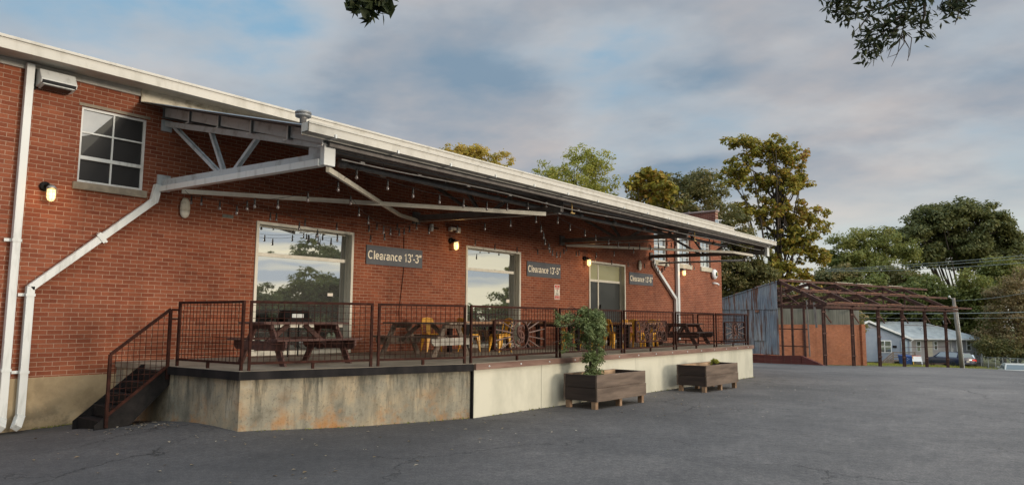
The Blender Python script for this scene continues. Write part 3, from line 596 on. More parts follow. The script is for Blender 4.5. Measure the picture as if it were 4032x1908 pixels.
# floodlight by the left downspout
e=empty('wall_pack_light',(4.25,WY,5.9),label='white hooded floodlight high on the brick beside the left downspout',cat='floodlight')
prof=[(0,5.72),(-.03,5.70),(-.27,5.74),(-.30,5.80),(-.16,6.0),(0,6.02)]
b=MB(); b.prism([(p[0],p[1]) for p in prof],(3.98,WY-.04,0),(0,1,0),(0,0,1),(1,0,0),.56); b.obj('hood',M['white'],e,bevel=.012)
b=MB(); b.prism([(-.035,5.694),(-.268,5.734),(-.27,5.72),(-.04,5.680)],(4.02,WY-.04,0),(0,1,0),(0,0,1),(1,0,0),.48)
b.obj('lens_frame',M['white'],e); b=MB(); b.prism([(-.290,5.79),(-.30,5.785),(-.275,5.735),(-.265,5.74)],(4.0,WY-.04,0),(0,1,0),(0,0,1),(1,0,0),.52); b.prism([(-.06,5.684),(-.25,5.712),(-.25,5.704),(-.06,5.676)],(4.05,WY-.04,0),(0,1,0),(0,0,1),(1,0,0),.42); b.obj('lens',M['glass_dim'],e)
MB().box(3.96,4.0,WY-.05,WY,5.66,6.02).obj('bracket',M['black'],e)
# small twin flood and sensor near lamp two
e=empty('sensor_floodlight',(14.3,WY,4.35),label='small white three head security light above the second wall lamp',cat='floodlight')
b=MB(); b.box(14.16,14.26,WY-.16,WY-.04,4.22,4.34); b.obj('lamp_head',M['white'],e,bevel=.02); b=MB(); b.box(14.30,14.42,WY-.12,WY-.02,4.27,4.35); b.obj('sensor',M['white'],e,bevel=.01); b=MB(); b.box(14.45,14.56,WY-.16,WY-.04,4.20,4.36); b.obj('lamp_head',M['white'],e,bevel=.02)
e=empty('speaker_box',(13.5,WY,4.2),label='small upright white box on the brick left of the security light',cat='camera')
MB().box(13.42,13.50,WY-.14,WY-.05,4.15,4.34).obj('housing',M['white'],e,bevel=.01); MB().box(13.44,13.78,WY-.05,WY-.0,4.24,4.27).obj('bracket',M['black'],e)
# alarm bell near the far corner
e=empty('alarm_bell',(32.1,WY,3.98),label='round white alarm bell with green badge beside the far corner of the brick wall',cat='alarm bell')
b=MB(); b.lathe([(.215,0),(.235,.02),(.23,.08),(.18,.13),(.08,.155)],(31.95,WY-.06,3.98),24,(0,-1,0)); b.obj('dome',M['winwhite'],e,smooth=True)
b=MB(); b.lathe([(.10,0),(.095,.02),(.04,.03)],(31.95,WY-.212,3.98),20,(0,-1,0)); b.obj('badge',M['bing'],e,smooth=True)
b=MB(); b.lathe([(.05,0),(.055,.02),(.04,.026)],(31.95,WY-.240,3.98),20,(0,-1,0)); b.obj('badge_ring',M['brasst'],e,smooth=True)
b=MB(); b.tube([(31.95,WY-.0,3.56),(31.95,WY-.10,3.56),(32.08,WY-.18,3.54),(32.18,WY-.2,3.49)],[.045,.045,.035,.045],10); b.obj('spout',M['winwhite'],e,smooth=True)
# ------------------------------------------------------------------ downspouts
def strap(b,x0,x1,y0,z): b.box(x0-.10,x1+.012,y0+.085,y0+.10,z,z+.05); b.box(x0-.010,x1+.010,y0-.008,y0+.1,z,z+.045)
def spout(b,path,w=.105,d=.1):
    for p,q in zip(path[:-1],path[1:]): b.beam(p,q,w,d,(0,1,0))
e=empty('downspout',(3.87,WY-.1,0),label='tall straight cream downspout at the left end of the brick wall',cat='downspout',group='downspouts on the warehouse')
b=MB(); b.box(3.81,3.93,WY-.16,WY-.045,.05,6.06); spout(b,[(3.87,WY-.105,.10),(3.80,WY-.32,-.02)],.12,.11); b.obj('pipe',M['white'],e,bevel=.006)
for z in (3.0,.86): b=MB(); strap(b,3.81,3.93,WY-.16,z); b.obj('strap',M['white'],e)
yy=WY-.10
e=empty('downspout',(4.13,WY-.1,0),label='cream downspout running diagonally down from the near truss then straight to the ground',cat='downspout',group='downspouts on the warehouse')
b=MB(); z0=lambda p:(p.x,p.y,p.z)
b.box(4.07,4.19,yy-.055,yy+.055,.10,2.27); spout(b,[(4.13,yy,2.24),(6.06,yy,3.98)],.12,.11); spout(b,[(6.06,yy,3.95),(6.13,yy,4.30)],.13,.12); spout(b,[(4.13,yy,.13),(4.02,yy-.22,-.03)],.12,.11)
b.obj('pipe',M['white'],e,bevel=.006)
for z in (2.10,.82): b=MB(); strap(b,4.07,4.19,yy-.055,z); b.obj('strap',M['white'],e)
b=MB(); b.beam((5.22,yy-.065,3.10),(5.10,yy-.065,3.24),.05,.01,(0,1,0)); b.beam((5.13,yy,3.27),(5.26,yy,3.11),.04,.13,(0,1,0)); b.obj('strap',M['white'],e)
e=empty('downspout',(28.2,WY-.1,0),label='straight white downspout between the far upper windows',cat='downspout',group='downspouts on the warehouse')
b=MB(); b.box(28.06,28.24,yy-.055,yy+.055,.99,6.05); b.obj('pipe',M['white'],e,bevel=.006)
e=empty('downspout',(27.0,WY-.1,2),label='white downspout slanting from the far truss into the straight pipe',cat='downspout',group='downspouts on the warehouse')
b=MB(); spout(b,[(26.0,yy,4.20),(26.05,yy,4.0)],.13,.12); spout(b,[(26.04,yy,4.04),(27.9,yy,2.72)],.13,.11); b.box(27.86,27.98,yy-.055,yy+.055,.99,2.76); b.obj('pipe',M['white'],e,bevel=.006)
# ------------------------------------------------------------------ canopy
cn=empty('canopy',(16,11.5,0),label='long metal canopy on grey steel trusses with a cream gutter over the dock',cat='canopy')
def cf(x): return 8.45+(x-5.65)*.0318           # front edge line
def cz(x): return 4.48+(x-5.65)*.0093
TR=[(6.26,8.74,4.30,4.03),(12.96,9.15,4.40,4.14),(19.68,9.32,4.40,4.20),(25.95,9.30,4.32,4.17)]
def truss(i):
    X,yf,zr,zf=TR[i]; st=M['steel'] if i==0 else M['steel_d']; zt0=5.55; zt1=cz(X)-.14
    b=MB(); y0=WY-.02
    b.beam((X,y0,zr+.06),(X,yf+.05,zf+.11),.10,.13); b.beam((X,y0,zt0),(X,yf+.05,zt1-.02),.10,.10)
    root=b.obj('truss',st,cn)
    if i==0: root['label']='pale blue grey near end truss'
    def zb(y): t=(y0-y)/(y0-yf); return zr+(zf-zr)*t+.1
    def zt(y): t=(y0-y)/(y0-yf); return zt0+(zt1-zt0)*t
    for ya,yb in ((13.7,11.85),(12.25,11.7),(10.65,11.38)):
        c=MB(); c.beam((X+.01,ya,zt(ya)-.03),(X+.01,yb,zb(yb)),.055,.06); c.beam((X+.045,ya,zt(ya)-.03),(X+.045,yb,zb(yb)),.012,.09); c.obj('web_member',st,root)
    c=MB(); c.box(X-.012,X+.012,yf+.02,yf+.42,zf+.12,zt1+.0); c.obj('gusset_plate',st,root)
    if i in (0,3):
        c=MB(); m_=M['white'] if i==0 else M['steel_d']
        c.box(X-.10,X+.10,yf-.10,yf-.0,zf-.03,cz(X)-.10); c.obj('leader_pipe',M['white'],root,bevel=.006)
        if i==0: c=MB(); c.beam((X-.075,y0-.05,zr-.075),(X-.075,yf-.0,zf+.015),.115,.105); c.obj('leader_pipe',m_,root,bevel=.005)
    c=MB(); c.box(X-.12,X+.12,y0-.04,y0+.02,zr-.1,zr+.22); c.obj('wall_plate',st,root); c=MB(); c.box(X-.1,X+.1,y0-.02,y0+.02,5.4,5.62); c.obj('wall_plate',st,root)
for i in range(4): truss(i)
NP=5
slope=lambda x,y:(5.87-(cz(x)-.035))*(y-cf(x))/(WY-cf(x))+cz(x)-.035
X0,X1=6.12,26.3
for k in range(6):
    f=[.975,.78,.585,.39,.195,.03][k]; b=MB()
    P=[]
    for x in (X0,X1):
        y=cf(x)+(WY-cf(x))*f; z=slope(x,y); P.append((y,z))
    (ya,za),(yb,zb_)=P
    # C section: web facing the front, flanges behind
    for (dy0,dy1,dz0,dz1) in ((0,.008,-.20,0),(.008,.07,-.20,-.192),(.008,.07,-.008,0),(-.02,0,-.206,-.198)):
        b.hexa([(X0,ya+dy0,za+dz0),(X1,yb+dy0,zb_+dz0),(X1,yb+dy1,zb_+dz0),(X0,ya+dy1,za+dz0),(X0,ya+dy0,za+dz1),(X1,yb+dy0,zb_+dz1),(X1,yb+dy1,zb_+dz1),(X0,ya+dy1,za+dz1)])
    b.obj('purlin',M['purlin'],cn)
# closure plates between purlin ends
fl_=[.975,.78,.585,.39,.195,.03]
for k in range(5):
    ya=cf(X0)+(WY-cf(X0))*fl_[k]; yb=cf(X0)+(WY-cf(X0))*fl_[k+1]; za=slope(X0,ya); zb2=slope(X0,yb); x=X0+.03
    b=MB(); b.hexa([(x,yb+.02,zb2-.185),(x+.006,yb+.02,zb2-.185),(x+.006,ya-.03,za-.185),(x,ya-.03,za-.185),(x,yb+.02,zb2-.003),(x+.006,yb+.02,zb2-.003),(x+.006,ya-.03,za-.003),(x,ya-.03,za-.003)]); b.obj('closure_plate',M['steel'],cn)
    b=MB(); b.box(X0-.012,X0-.001,yb-.012,yb+.014,zb2-.215,zb2-.0); b.box(X0-.02,X0-.001,yb-.01,yb+.10,zb2-.222,zb2-.210); b.obj('purlin_end',M['white'],cn)
# roof sheet, corrugated down the slope
b=MB(); n=0; xs_=np.arange(5.72,26.45,.075); vs=[];fs=[]
for i,x in enumerate(xs_):
    h=.022*(1 if (i%4) in (1,2) else 0)
    for f in (0.0,1.0):
        y=cf(x)+.03+(WY-.03-cf(x))*f; z=slope(x,y)+.006+h
        vs+=[(x,y,z),(x,y,z+.004)]
for i in range(len(xs_)-1):
    a=i*4; c=a+4; fs+=[(a,a+2,c+2,c),(a+1,c+1,c+3,a+3),(a,c,c+1,a+1)]
b.add(vs,fs); b.obj('roof_sheet',M['roofsheet'],cn,fix=False)
# gutter
xa,xb=5.65,26.15
def skew_box(b,xa,xb,d0,d1,e0,e1):
    p=[]
    for dz in (e0,e1):
        p+=[(xa,cf(xa)+d0,cz(xa)+dz),(xb,cf(xb)+d0,cz(xb)+dz),(xb,cf(xb)+d1,cz(xb)+dz),(xa,cf(xa)+d1,cz(xa)+dz)]
    b.hexa(p)
b=MB(); skew_box(b,xa,xb,-.14,-.125,-.14,.0); skew_box(b,xa,xb,-.125,.02,-.14,-.128); skew_box(b,xa,xb,-.155,-.13,-.022,.008); skew_box(b,xa,xa+.012,-.14,.02,-.139,-.001); skew_box(b,xb-.012,xb,-.14,.02,-.139,-.001); skew_box(b,xa,xb,.02,.03,-.16,-.02)
b.obj('gutter',M['fascia'],cn)
for i in range(17):
    x=6.1+i*1.22; c=MB(); c.box(x,x+.03,cf(x)-.16,cf(x)+.03,cz(x)-.155,cz(x)-.143); c.box(x,x+.03,cf(x)-.162,cf(x)-.156,cz(x)-.155,cz(x)-.10); c.obj('gutter_strap',M['white'],cn)
# front edge beam, sprinkler pipe, conduit
b=MB(); skew_box(b,6.2,26.1,.10,.16,-.215,-.10); b.obj('edge_beam',M['steel_d'],cn)
b=MB(); b.tube([(7.6,10.15,4.47),(16,10.25,4.43),(25.0,10.4,4.50)],.052,10); b.tube([(7.55,10.15,4.47),(7.7,10.15,4.47)],.075,10)
for x in np.arange(8.6,25,1.65): b.tube([(x,10.2,4.46),(x,10.2,4.75)],.010,5); b.tube([(x-.05,10.2,4.455),(x+.05,10.2,4.455)],.064,8)
b.obj('sprinkler_pipe',M['conduit'],cn,smooth=True)
b=MB(); pts=[(x,cf(x)+.20,cz(x)-.33-.02*math.sin(x*1.1)) for x in np.arange(6.5,26,.7)]; b.tube(pts,.011,6)
for x in np.arange(6.9,25.8,1.25): b.tube([(x-.04,cf(x)+.20,cz(x)-.33),(x+.04,cf(x)+.20,cz(x)-.33)],.018,6)
b.obj('conduit',M['conduit'],cn)
b=MB(); 
for dy,dz in ((1.1,.0),(1.35,.03),(2.3,.02)): b.tube([(x,cf(x)+dy,slope(x,cf(x)+dy)-.24+dz) for x in np.arange(6.8,25.9,1.9)],.013,5)
b.obj('conduit',M['conduit'],cn)
# plan braces
def brace(pts,mat,w=.10,h=.05):
    b=MB()
    for p,q in zip(pts[:-1],pts[1:]): b.beam(p,q,w,h)
    b.obj('brace',mat,cn)
brace([(6.6,13.9,4.25),(12.55,9.35,4.10)],M['cream'],.05,.085)
brace([(6.45,8.95,4.02),(11.8,13.3,4.33),(12.95,13.9,4.38)],M['cream'],.05,.085)
brace([(19.75,13.85,4.30),(24.5,9.95,4.22),(25.2,9.5,4.13)],M['cream'],.05,.08)
brace([(13.0,13.9,4.36),(13.02,9.3,4.16)],M['conduit'],.11,.02)
brace([(19.72,13.9,4.32),(19.73,9.4,4.18)],M['conduit'],.10,.02)
b=MB(); b.tube([(26.25,13.8,4.12),(26.2,10.2,4.06)],.038,10); b.lathe([(.05,0),(.07,.03),(.07,.06),(.04,.08)],(26.2,10.2,4.06),12,(0,-1,0)); b.obj('drain_pipe',M['conduit'],cn,smooth=True)
for X,yf in ((13.0,9.0),(19.72,9.2)):
    c=MB(); c.box(X+.02,X+.04,yf-.03,yf-.01,4.16,4.46); c.box(X-.02,X+.12,yf-.04,yf-.0,4.135,4.155); c.obj('hanging_tag',M['brasst'],cn)
# mushroom vent
e=empty('roof_vent',(6.02,9.0,4.66),label='grey mushroom vent on the near corner of the canopy roof',cat='roof vent')
b=MB(); b.lathe([(.05,0),(.05,.09),(.07,.10)],(6.02,9.0,4.63),14); b.obj('stem',M['conduit'],e,smooth=True)
b=MB(); b.lathe([(.07,.10),(.115,.115),(.12,.14),(.09,.15),(.12,.16),(.12,.185),(.09,.21),(.03,.225)],(6.02,9.0,4.63),18); b.obj('cap',M['purlin'],e,smooth=True)
# ------------------------------------------------------------------ string lights
def strings():
    A='the gutter between the first two trusses'
    T=[('string light',[(1404,695),(1526,738),(1626,769),(1730,793),(1825,808),(1917,819),(1997,820),(2078,816),(2150,809)],8.95,9.35,'string of clear bulbs along the front between the first two trusses'),
    ('',[(753,795),(793,800),(865,817),(932,836),(973,819),(1003,810),(1094,812),(1212,785),(1331,744)],13.4,9.6,'string of clear bulbs from the egg shaped light toward the near truss tip'),
    ('',[(1178,898),(1250,926),(1328,943)],12.4,12.9,'short low string of bulbs across the nearest shop window'),
    ('',[(1064,860),(1088,862),(1201,882),(1326,898),(1453,905),(1484,897),(1564,899)],13.3,13.3,'string of bulbs along the wall over the nearest shop window'),
    ('',[(1380,797),(1413,843),(1450,874),(1510,912),(1537,918),(1572,920),(1591,917),(1612,908)],10.6,13.5,'string of bulbs drooping above the 13\u2019-3\u201d sign'),
    ('',[(1459,946),(1514,938),(1640,895),(1689,914),(1801,908),(1909,899),(2010,885),(2110,870)],13.4,9.7,'string of bulbs from the 13\u2019-3\u201d sign to the second truss tip'),
    ('',[(2130,907),(2140,934),(2146,957),(2161,976),(2165,988),(2175,1000),(2192,1008),(2206,1007),(2220,993),(2229,983)],9.9,13.2,'string of bulbs hooking down above the 13\u2019-5\u201d sign'),
    ('',[(1871,961),(1949,976),(2036,988),(2117,996)],13.6,13.6,'string of bulbs over the second shop window'),
    ('',[(2196,873),(2244,901),(2303,924),(2345,942),(2396,957),(2434,967),(2477,973),(2519,976),(2556,974)],9.5,11.6,'string of bulbs along the front between second and third trusses'),
    ('',[(2269,1003),(2280,1000),(2348,1008),(2418,1003),(2494,991),(2562,979),(2593,971),(2627,965)],13.2,10.6,'string of bulbs rising from the glazed door toward the third truss'),
    ('',[(2345,1022),(2409,1036),(2473,1045),(2538,1049)],13.7,13.7,'string of bulbs along the top of the glazed door'),
    ('',[(2574,1036),(2580,1050),(2587,1063),(2594,1068),(2605,1069),(2610,1066),(2617,1059),(2622,1050),(2626,1043)],13.2,12.8,'small drooping loop of bulbs below the far truss'),
    ('',[(2635,1037),(2720,1043),(2734,1059),(2782,1030)],13.6,13.3,'string of bulbs past the far wall lamp'),
    ('',[(2643,968),(2661,963),(2752,957),(2793,945)],11.8,11.0,'string of bulbs between the third and far trusses')]
    bulb=None
    for (_,px,y0,y1,lab) in T:
        P=[onY(x,y,y0+(y1-y0)*i/(len(px)-1)) for i,(x,y) in enumerate(px)]
        e=empty('string_light',tuple(P[0]),label=lab,cat='string lights',group='festoon strings under the canopy')
        b=MB(); pts=[]
        tops=[p+Vector((0,0,.135)) for p in P]
        d0=(tops[0]-tops[1]); d1=(tops[-1]-tops[-2])
        path=[tops[0]+d0*.7+Vector((0,0,.08))]+tops+[tops[-1]+d1*.7+Vector((0,0,.08))]
        for p,q in zip(path[:-1],path[1:]):
            for t in (0,.33,.66): pts.append(tuple(p.lerp(q,t)-Vector((0,0,.02*math.sin(math.pi*t)))))
        pts.append(tuple(path[-1])); b.tube(pts,.0042,5); b.obj('cord',M['cord'],e)
        for p in P:
            if bulb is None:
                b=MB(); b.lathe([(.012,.12),(.016,.10),(.019,.05),(.019,.025)],(0,0,0),8); b.tube([(0,0,.11),(0,0,.14)],.004,4); s_=b.obj('socket',M['bulb_sock'],e,False,True)
                b=MB(); b.lathe([(.014,.025),(.023,0),(.027,-.02),(.022,-.038),(.009,-.048)],(0,0,0),10); g_=b.obj('bulb',M['bulb'],s_,False,True); bulb=(s_.data,g_.data); s_.location=p-P[0]
            else:
                s_=bpy.data.objects.new('socket',bulb[0]); COL.objects.link(s_); s_.parent=e; s_.location=p-P[0]
                g_=bpy.data.objects.new('bulb',bulb[1]); COL.objects.link(g_); g_.parent=s_
strings()
# ------------------------------------------------------------------ dock
DZ=.96
A_=(5.68,12.0); B_=(5.84,10.10); C_=(9.78,8.97); D_=(24.62,9.42)
dk=empty('loading_dock',(14,11.5,0),label='raised concrete loading dock with stained walls, dark steel edge and cream skirt panels',cat='loading dock')
poly=[(5.62,13.97),A_,B_,C_,D_,(24.62,13.97)]
def extr(poly,z0,z1): 
    b=MB(); n=len(poly); b.add([(x,y,z0) for x,y in poly]+[(x,y,z1) for x,y in poly],[tuple(range(n))[::-1],tuple(range(n,2*n))]+[(i,(i+1)%n,n+(i+1)%n,n+i) for i in range(n)]); return b
extr(poly,-.4,DZ-.105).obj('retaining_wall',M['conc'],dk)
extr([(5.6,13.975),(A_[0]-.02,A_[1]),(B_[0]-.03,B_[1]-.03),(C_[0],C_[1]-.03),(D_[0]+.02,D_[1]-.03),(24.64,13.975)],DZ-.10,DZ).obj('deck_slab',M['deck'],dk)
def seg(b,p,q,off,t,z0,z1,ex0=0,ex1=0):
    p=np.array(p,float);q=np.array(q,float);d=U(q-p);n=np.array((d[1],-d[0])); p=p-d*ex0; q=q+d*ex1
    a=p+n*off; c=q+n*off; e=q+n*(off+t); f=p+n*(off+t)
    b.hexa([(a[0],a[1],z0),(c[0],c[1],z0),(e[0],e[1],z0),(f[0],f[1],z0),(a[0],a[1],z1),(c[0],c[1],z1),(e[0],e[1],z1),(f[0],f[1],z1)])
b=MB(); seg(b,A_,B_,.035,.035,DZ-.13,DZ-.004,.0,.065); seg(b,B_,C_,.035,.035,DZ-.13,DZ-.004,.03,-.02); b.obj('edge_channel',M['channel'],dk)
b=MB(); seg(b,C_,D_,.035,.05,DZ-.115,DZ-.006,-.02,.02); led=b.obj('timber_ledger',M['ledger'],dk)
def lerp2(p,q,t): return (p[0]+(q[0]-p[0])*t,p[1]+(q[1]-p[1])*t)
for i in range(15):
    p=lerp2(C_,D_,(i+.4)/15); d=U(np.array(D_)-np.array(C_)); n=np.array((d[1],-d[0])); c=np.array(p)+n*.085
    MB().lathe([(.018,0),(.018,.008),(.009,.010),(.009,.02)],(c[0],c[1],DZ-.06),8,(n[0],n[1],0)).obj('bolt',M['white'],led)
xsn=[9.80,11.94,16.07,20.46,24.62]
for i in range(4):
    t0=(xsn[i]-C_[0])/(D_[0]-C_[0]); t1=(xsn[i+1]-C_[0])/(D_[0]-C_[0]); b=MB(); seg(b,lerp2(C_,D_,t0+.0004),lerp2(C_,D_,t1-.0004),.008,.022,-.13,DZ-.117); b.obj('skirt_panel',M['skirt'],dk)
MB().box(C_[0]-.03,C_[0]-.005,C_[1]-.05,C_[1]+.02,-.1,DZ-.01).obj('corner_angle',M['black'],dk)
MB().box(24.64,24.66,9.45,13.9,-.2,DZ-.15).obj('skirt_panel',M['skirt'],dk)
# ------------------------------------------------------------------ railings
RH=1.07
def railing(p,q,label,orn=None,feet=1,vs=.1,close_r=True):
    p=np.array(p,float);q=np.array(q,float);d=q-p;Lh=np.linalg.norm(d);d=d/Lh;n=np.array((d[1],-d[0]))
    e=empty('railing',(p[0],p[1],DZ),label=label,cat='railing',group='rusty mesh railing panels round the dock')
    P3=lambda s,z,o=0:(p[0]+d[0]*s+n[0]*o,p[1]+d[1]*s+n[1]*o,DZ+z)
    b=MB(); w=.040
    b.beam(P3(w/2,-.002),P3(w/2,RH),w,w,(d[0],d[1],0)); b.obj('post',M['rust'],e); b=MB(); b.beam(P3(Lh-w/2,-.002),P3(Lh-w/2,RH),w,w,(d[0],d[1],0)); b.obj('post',M['rust'],e)
    b=MB(); b.beam(P3(w,RH-.02),P3(Lh-w,RH-.02),.042,.04); b.obj('top_rail',M['rust'],e); b=MB(); b.beam(P3(w,.11),P3(Lh-w,.11),.04,.035); b.obj('bottom_rail',M['rust'],e)
    b=MB(); b.beam(P3(Lh/2,.0),P3(Lh/2,.095),.04,.04,(d[0],d[1],0)); b.obj('foot',M['rust'],e)
    b=MB(); r=.0036; nn=int((Lh-2*w)/vs); 
    for i in range(1,nn+1):
        s=w+(Lh-2*w)*i/(nn+1); b.beam(P3(s,.12),P3(s,RH-.035),2*r,2*r,(d[0],d[1],0))
    for z in np.arange(.2,RH-.06,.1): b.beam(P3(w,z,-.007),P3(Lh-w,z,-.007),2*r,2*r)
    b.obj('wire_mesh',M['rust'],e)
    if orn: orn(e,P3,Lh)
    return e
def sunburst(s0,s1,z0,z1,sc,n=22):
    def f(e,P3,Lh):
        o=.035; b=MB(); w=.045
        b.beam(P3(s0,z0,o),P3(s0,z1,o),w,w,(1,0,0)); b.beam(P3(s1,z0,o),P3(s1,z1,o),w,w,(1,0,0)); b.beam(P3(s0+w/2,z0,o),P3(s1-w/2,z0,o),.04,.03); b.beam(P3(s0+w/2,z1,o),P3(s1-w/2,z1,o),.04,.03)
        orn=b.obj('sunburst_panel',M['rust'],e); cx=(s0+s1)/2; cz_=(z0+z1)/2; ra=(z1-z0)/2*.98; rx=ra
        b=MB(); b.tube([P3(cx+rx*math.cos(t),cz_+ra*math.sin(t),o) for t in np.linspace(0,2*math.pi,28,endpoint=False)],.018,6,close=True); b.obj('ring',M['rustf'],orn,smooth=True)
        b=MB()
        for k in range(n):
            t=2*math.pi*(k+.5)/n; c,s=math.cos(t),math.sin(t)
            if abs(s)>.93: continue
            hw=(s1-s0)/2-.03; hh=(z1-z0)/2-.015
            L=min(hw/abs(c) if abs(c)>1e-6 else 9,hh/abs(s) if abs(s)>1e-6 else 9)
            if L<ra*1.05: continue
            b.tube([P3(cx+rx*c,cz_+ra*s,o),P3(cx+L*c,cz_+L*s,o)],.014,6)
        b.obj('ray_bars',M['raybar'],orn)
        b=MB()
        for sx,sz in ((1,1),(-1,-1)):
            pts=[]
            for t in np.linspace(0,1,22):
                a=t*math.pi*2.4; r=ra*.28*(1-.25*t); pts.append(P3(cx+sx*(-ra*.30+r*math.cos(a)+ra*.5*t),cz_+sz*(ra*.42+r*math.sin(a)-ra*.7*t),o))
            b.tube(pts,sc,7)
            pts=[P3(cx+sx*(ra*.15+ra*.22*math.cos(a)),cz_+sz*(ra*.5+ra*.26*math.sin(a)-.02*a),o) for a in np.linspace(-.5,4.2,18)]
            b.tube(pts,sc*.9,7)
        b.obj('scroll',M['rustf'],orn,smooth=True)
    return f
def rings(s0,s1,z0,z1):
    def f(e,P3,Lh):
        o=.035; b=MB(); w=.045
        b.beam(P3(s0,z0,o),P3(s0,z1,o),w,w,(1,0,0)); b.beam(P3(s1,z0,o),P3(s1,z1,o),w,w,(1,0,0)); b.beam(P3(s0+w/2,z0,o),P3(s1-w/2,z0,o),.04,.03); b.beam(P3(s0+w/2,z1,o),P3(s1-w/2,z1,o),.04,.03)
        orn=b.obj('ring_panel',M['rust'],e); W_=s1-s0; H=z1-z0
        rs=[(.07,.72,.13),(.19,.80,.10),(.31,.74,.14),(.46,.62,.16),(.61,.78,.13),(.73,.80,.09),(.86,.70,.14),(.95,.85,.07),(.06,.28,.12),(.20,.33,.15),(.36,.20,.12),(.47,.22,.09),(.60,.28,.14),(.76,.27,.16),(.91,.25,.14)]
        for i,(a,c,r) in enumerate(rs):
            b=MB(); cx=s0+.03+(W_-.06)*a; cz_=z0+H*c; R_=r*1.12*W_/1.9
            R_=min(R_,cx-s0-.0,s1-cx,cz_-z0,z1-cz_)
            b.tube([P3(cx+R_*math.cos(t),cz_+R_*math.sin(t),o+.004*(i%3)) for t in np.linspace(0,2*math.pi,20,endpoint=False)],.014,5,close=True)
            for k in range(3):
                t=math.pi*k/3+i*.4; b.tube([P3(cx-R_*math.cos(t),cz_-R_*math.sin(t),o),P3(cx+R_*math.cos(t),cz_+R_*math.sin(t),o)],.008,4)
            b.obj('wheel',M['rustf'],orn,smooth=True)
    return f
def along(p,q,x):   # parameter point at x
    t=(x-p[0])/(q[0]-p[0]); return lerp2(p,q,t)
Ai=(5.76,11.98); Bi=(5.92,10.15); Ci=(9.78,9.04); Di=(24.50,9.49)
railing(Ai,(5.915,10.20),'rusty mesh railing panel beside the stair head, facing the left')
m1=along(Bi,Ci,7.93); m2=along(Bi,Ci,8.02)
railing((5.97,10.13),m1,'rusty mesh railing panel in front of the red brown picnic table')
railing(m2,(9.70,9.065),'rusty mesh railing panel in front of the weathered picnic table')
cuts=[(9.80,13.42),(13.50,16.45),(16.55,19.75),(19.85,22.30),(22.40,24.50)]
labs=['rusty railing panel with a large sunburst ornament and scrolled oval','rusty railing panel half hidden by the climbing vine','rusty railing panel with an ornament of many small wheels','plain rusty railing panel in front of the dark far picnic table','rusty railing panel at the far end of the dock with a small sunburst']
def sx(px): # photo x -> x on the rail line
    best=None
    for x in np.linspace(9.8,24.5,800):
        y=9.04+(x-9.78)*(9.49-9.04)/14.72; v=Vector((x,y,1.6))-EYE; u=v.dot(rt)/v.dot(fw)*FPX+2016
        if best is None or abs(u-px)<best[0]: best=(abs(u-px),x)
    return best[1]
cuts=[(9.80,sx(2193)),(sx(2203),sx(2449)),(sx(2456),sx(2653)),(sx(2660),sx(2812)),(sx(2819),24.50)]
orns=[sunburst(sx(1942)-9.8,sx(2139)-9.8,.23,.79,.026,24),None,rings(sx(2498)-cuts[2][0],sx(2619)-cuts[2][0],.26,.80),None,sunburst(sx(2849)-cuts[4][0],sx(2927)-cuts[4][0],.22,.78,.022,22)]
for (a,c),l,o in zip(cuts,labs,orns): railing(along(Ci,Di,a),along(Ci,Di,c),l,o)
railing((24.50,9.56),(24.50,11.35),'rusty mesh railing panel across the far end of the dock'); railing((24.50,11.5),(24.50,12.15),'short rusty railing panel at the far end by the back steps')
# ------------------------------------------------------------------ stairs
st=empty('metal_stairs',(5.1,12.4,0),label='black steel stairs with rusty mesh handrail climbing to the left end of the dock',cat='stairs')
SX0,SX1=4.62,5.70; SY0,SY1=12.02,12.86; nst=5
for y in (SY0,SY1): 
    b=MB(); b.prism([(SX0-.06,-.12),(SX0+.28,-.12),(SX1+.02,.70),(SX1+.02,.955),(SX1-.12,.955),(SX0-.06,.10)],(0,y-.012,0),(1,0,0),(0,0,1),(0,1,0),.024); b.obj('stringer',M['black'],st)
for i in range(nst):
    z=.06+(DZ-.06)*(i+.35)/nst; x=SX0+(SX1-SX0)*i/nst
    b=MB(); b.box(x,x+.26,SY0+.014,SY1-.014,z,z+.035); b.box(x,x+.012,SY0+.014,SY1-.014,z-.13,z-.001); b.obj('tread',M['black'],st)
b=MB(); p0=(4.72,SY0+.0,.16); w=.045
b.beam((4.72,SY0-.03,.06),(4.72,SY0-.03,1.18),w,w,(1,0,0)); b.beam((5.62,SY0-.03,.75),(5.62,SY0-.03,1.90),w,w,(1,0,0)); b.beam((4.72,SY0-.03,1.18),(5.62,SY0-.03,1.90),.04,.045); b.beam((5.64,SY0-.03,1.89),(5.78,SY0-.03,1.89),.035,.035); b.beam((5.64,SY0-.03,1.74),(5.78,SY0-.03,1.74),.03,.03); b.beam((4.72,SY0-.03,.24),(5.62,SY0-.03,.96),.035,.04)
h=b.obj('handrail',M['rust'],st)
b=MB(); zl=lambda x:.24+(x-4.72)*.8; zu=lambda x:1.18+(x-4.72)*.8
for x in np.arange(4.80,5.6,.09): b.beam((x,SY0-.03,zl(x)),(x,SY0-.03,zu(x)),.0065,.0065,(1,0,0))
for k in range(1,16):
    z=.25+k*.1; xa_=max(4.74,4.72+(z-1.18)/.8); xb_=min(5.6,4.72+(z-.24)/.8)
    if xb_>xa_+.03: b.beam((xa_,SY0-.036,z),(xb_,SY0-.036,z),.0065,.0065)
b.obj('wire_mesh',M['rust'],h)
